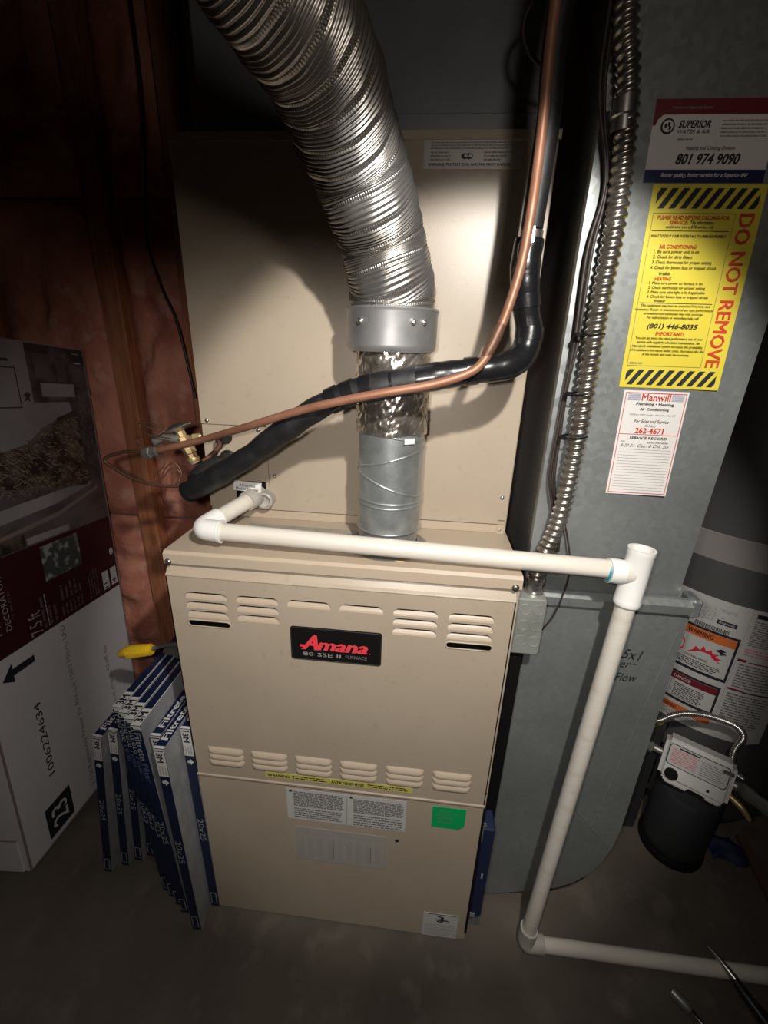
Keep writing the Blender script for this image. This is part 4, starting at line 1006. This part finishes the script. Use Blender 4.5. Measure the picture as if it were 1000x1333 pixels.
signbox(.418, .514, .028, 'maroon', 'DANGER', 242.8)
m.m('paper_grey'); ttext('DANGER', 220, .492, 229, .5015, .02, 0, .0032)
m.m('ink'); tline(221.5, .430, 238, .478, 8, lift=.0024); m.add([mp(a, b, .0026) for a, b in ((214, .43), (217, .43), (218.5, .44), (217, .455), (214, .462))], [(0, 1, 2, 3, 4)], False)
m.m('ink_soft'); trect(219.3, .426, 219.5, .486, .0024)
m.m('orange'); trect(206, .385, 243, .407, .0016); m.m('ink'); ttext('WARNING', 217.5, .390, 226, .402, .03, 0, .0024)
m.m('ink_soft'); tline(212, .36, 242, .382, 4)
m.m('ink_mid'); trect(244.3, .37, 244.5, .76, .0014); m.m('ink'); trect(246.5, .745, 268, .757, .0014)
m.m('ink_soft'); tline(246.5, .662, 266, .738, 12, ragged=.1); m.m('pink_ink'); tline(246.5, .632, 266, .655, 3)
m.m('maroon'); trect(245, .612, 249, .620, .0014); trect(250, .613, 268, .616, .0014); m.m('ink_soft'); tline(246.5, .53, 266, .607, 9, ragged=.1)
m.m('maroon'); trect(245, .520, 252, .526, .0014); m.m('ink'); trect(252, .519, 268, .523, .0014); m.m('ink_soft'); tline(246, .40, 266, .512, 13, ragged=.1)
lab(m.build('safety_label', wh), 'large white safety label with warnings')
# gas control valve on the heater
va = math.radians(238); vn = Vector((math.cos(va), math.sin(va), .36)).normalized(); vx = Vector((-math.sin(va), math.cos(va), 0)); vx = Vector((0, 0, 1)).cross(vn).normalized() 
vy = vn.cross(vx).normalized(); VC = Vector((1.215, .262, .338))
Mrot = Matrix((vx, vy, vn)).transposed()
m = MB('valve_grey'); 
m.box((VC.x - .078, VC.y - .056, VC.z - .05), (VC.x + .078, VC.y + .056, VC.z + .012), .011, rot=Mrot, piv=VC[:], seg=3)
m.box((VC.x - .062, VC.y - .066, VC.z - .035), (VC.x - .005, VC.y - .048, VC.z + .004), .004, rot=Mrot, piv=VC[:], seg=2)
m.box((VC.x + .03, VC.y - .064, VC.z - .035), (VC.x + .066, VC.y - .048, VC.z + .002), .004, rot=Mrot, piv=VC[:], seg=2)
vb = lab(m.build('gas_control_valve', wh), 'light grey control box with a small pink label')
mv = plane((VC + vn * .012)[:], vx[:], vy[:], vn[:])
m = MB('ink'); poly(m, mv, rrect_pts(-.068, -.012, .066, .047, .010), .0008); m.m('paper_grey'); poly(m, mv, rrect_pts(-.066, -.010, .064, .045, .009), .0012)
m.m('pink_ink'); lines(m, mv, -.060, -.004, -.002, .036, 7, .5, lift=.0018, ragged=.02); m.m('ink'); rect(m, mv, -.045, .038, .0, .042, .0018); m.m('ink_soft'); lines(m, mv, .006, -.004, .058, .036, 7, .3, lift=.0018)
lab(m.build('valve_label', vb), 'pink printed label'); ROOTLOC
m = MB('black'); m.lathe((VC + vn * .010 + vx * -.048 - vy * .034)[:], vn[:], [(.0155, 0), (.0155, .006), (.013, .008), (.0001, .008)], 24)
m.box((VC.x + .030, VC.y - .036, VC.z + .0105), (VC.x + .036, VC.y - .030, VC.z + .0135), 0, rot=Mrot, piv=VC[:]); m.build('igniter_button', vb)
m = MB('steel'); m.box((VC.x + .050, VC.y + .030, VC.z + .010), (VC.x + .072, VC.y + .040, VC.z + .018), .002, rot=Mrot, piv=VC[:]); m.build('lug', vb)
m = MB('fitting'); P0 = VC - vx * .078 - vn * .02
m.tube([P0[:], (P0 - vx * .03)[:]], .010, 12); m.lathe((P0 - vx * .022)[:], (-vx)[:], [(.012, 0), (.018, .002), (.018, .02), (.014, .022), (.016, .024), (.016, .05), (.011, .052), (.011, .09)], 8, smooth=False); m.build('union_fitting', wh)
P1 = VC + vx * .078 - vn * .02
m = MB('fitting'); m.tube([P1[:], (P1 + vx * .02 + vn * .0)[:], (P1 + vx * .05 + vn * .03)[:], (P1 + vx * .085 + vn * .06)[:]], [.010, .016, .019, .015, .019, .019], 12, step=.006); m.build('union_fitting', wh)
m = MB('brass'); Q = P1 - vy * .03; m.tube([Q[:], (Q + vx * .03 - vy * .012 + vn * .01)[:], (Q + vx * .05 - vy * .03 + vn * .015)[:]], [.008, .009, .006], 10, step=.004); m.build('thermocouple_fitting', wh)
gc = thing('gas_connector', 'corrugated steel flexible gas hose arching in front of the water heater', 'hose', (1.33, .3, .33))
def gcr(S, TH, L): return .0072 + .0013 * np.sin(2 * math.pi * S / .0052)
corrugated([(.995, .31, .40), (1.05, .30, .432), (1.111, .3, .456), (1.135, .3, .474), (1.170, .3, .488), (1.223, .3, .487), (1.284, .3, .470), (1.318, .3, .447), (1.330, .3, .420), (1.322, .3, .385), (1.318, .29, .352), (1.328, .28, .325), (1.345, .275, .312)], gcr, .00075, 16, 'steel', 'corrugated_hose', gc)
cs = tag(None or (lambda m: (m.m('dark_grey', True), m.lathe((1.250, .302, .0), (0, 0, 1), [(.0001, .022), (.072, .022), (.078, .030), (.080, .06), (.080, .225), (.076, .235), (.0001, .235)], 40), m.m('black', True), m.lathe((1.250, .302, .0), (0, 0, 1), [(.0001, .0), (.083, 0), (.084, .006), (.084, .018), (.080, .024), (.07, .024)], 40), m.build('canister'))[-1])(MB('dark_grey')), 'dark grey round canister on the floor below the gas control valve', 'canister')
m = MB('dark'); m.box((1.100, .332, .0), (1.162, .39, .42), .006); sb = tag(m.build('dark_post'), 'dark upright box against the water heater beside the return duct', 'box')
m = MB('yellow'); m.add([(1.108, .322, .405), (1.125, .322, .445), (1.142, .322, .425)], [(0, 1, 2)], False); m.add([(1.108, .3228, .405), (1.125, .3228, .445), (1.142, .3228, .425)], [(0, 2, 1)], False)
m.add([(1.108, .322, .405), (1.125, .322, .445), (1.142, .322, .425), (1.108, .3228, .405), (1.125, .3228, .445), (1.142, .3228, .425)], [(0, 3, 4, 1), (1, 4, 5, 2), (2, 5, 3, 0)], False)
m.m('steel'); m.tube([(1.125, .3225, .438), (1.125, .315, .455), (1.125, .300, .4755)], .0008, 6); lab(tag(m.build('hang_tag'), 'small yellow tag hanging from the steel gas hose', 'tag'), 'small yellow tag hanging from the steel gas hose')
m = MB('blue_cloth'); m.smooth = True; vs = []; nx = ny = 14
for a in range(nx + 1):
    for b in range(ny + 1):
        u, v = a / nx, b / ny; e = min(1, min(u, 1 - u, v, 1 - v) * 6); z = (.022 + .014 * noise.noise(Vector((u * 3, v * 3, 1)))) * e ** .5
        vs.append((1.350 + .098 * u + .01 * math.sin(v * 5), .262 + .08 * v + .01 * math.sin(u * 6), z + .0005))
m.add(vs, [(a * (ny + 1) + b, (a + 1) * (ny + 1) + b, (a + 1) * (ny + 1) + b + 1, a * (ny + 1) + b + 1) for a in range(nx) for b in range(ny)])
tag(m.build('folded_cloth'), 'crumpled dark blue cloth on the floor beside the dark canister', 'cloth')
m = MB('card_brown'); d_ = Vector((-.13, -.99, 0)).normalized(); a = Vector((1.472, .34, 0)); q = Vector((.012, -.0016, 0)); b = a + d_ * .28
m.add([(a - q)[:], (a + q)[:], (b + q)[:], (b - q)[:], (a - q + Vector((0, 0, .015)))[:], (a + q + Vector((0, 0, .015)))[:], (b + q + Vector((0, 0, .015)))[:], (b - q + Vector((0, 0, .015)))[:]],
      [(0, 3, 2, 1), (4, 5, 6, 7), (0, 1, 5, 4), (1, 2, 6, 5), (2, 3, 7, 6), (3, 0, 4, 7)], False)
tag(m.build('wood_strip'), 'narrow brown wood strip on the floor at the right edge', 'wood strip')

# ================================================================ TOOLS ON THE FLOOR
sd = thing('needle_pliers', 'pointed dark tool with a chrome shaft lying at the lower right corner', 'tool', (1.23, -.03, .02))
p0 = Vector((1.195, .028, .036)); dv = Vector((.069, -.118, 0)).normalized()
def along(p, d, t, z=0): return (p + d * t + Vector((0, 0, z)))[:]
m = MB('steel'); m.tube([along(p0, dv, 0, .010), along(p0, dv, .03, .009), along(p0, dv, .06, .004)], [.0015, .006, .009], 12, step=.006); m.build('tip', sd)
m = MB('tool_black'); m.tube([along(p0, dv, .055, .004), along(p0, dv, .09, -.008), along(p0, dv, .16, -.022), along(p0, dv, .26, -.0255)], [.009, .0125, .011, .010], 12, step=.01); m.build('jaw', sd)
m = MB('chrome'); p2 = p0 + Vector((.016, .009, -.016)); m.tube([along(p2, dv, .085, 0), along(p2, dv, .10, -.004), along(p2, dv, .30, -.0112)], [.004, .0085, .0085], 14, step=.01); m.build('shaft', sd)
nd = thing('nut_driver', 'short chrome nut driver lying near the bottom edge, left of the pointed tool', 'tool', (1.11, -.07, .012))
p0 = Vector((1.083, -.048, .012)); dv = Vector((.65, -.76, 0)).normalized()
m = MB('fitting'); m.lathe(p0[:], dv[:], [(.006, .004), (.007, 0), (.0115, .001), (.0115, .032), (.0075, .040)], 20); m.build('socket', nd)
m = MB('chrome'); m.tube([along(p0, dv, .038), along(p0, dv, .05, -.002), along(p0, dv, .15, -.005)], [.0078, .0055, .0055], 12, step=.01); m.build('shaft', nd)
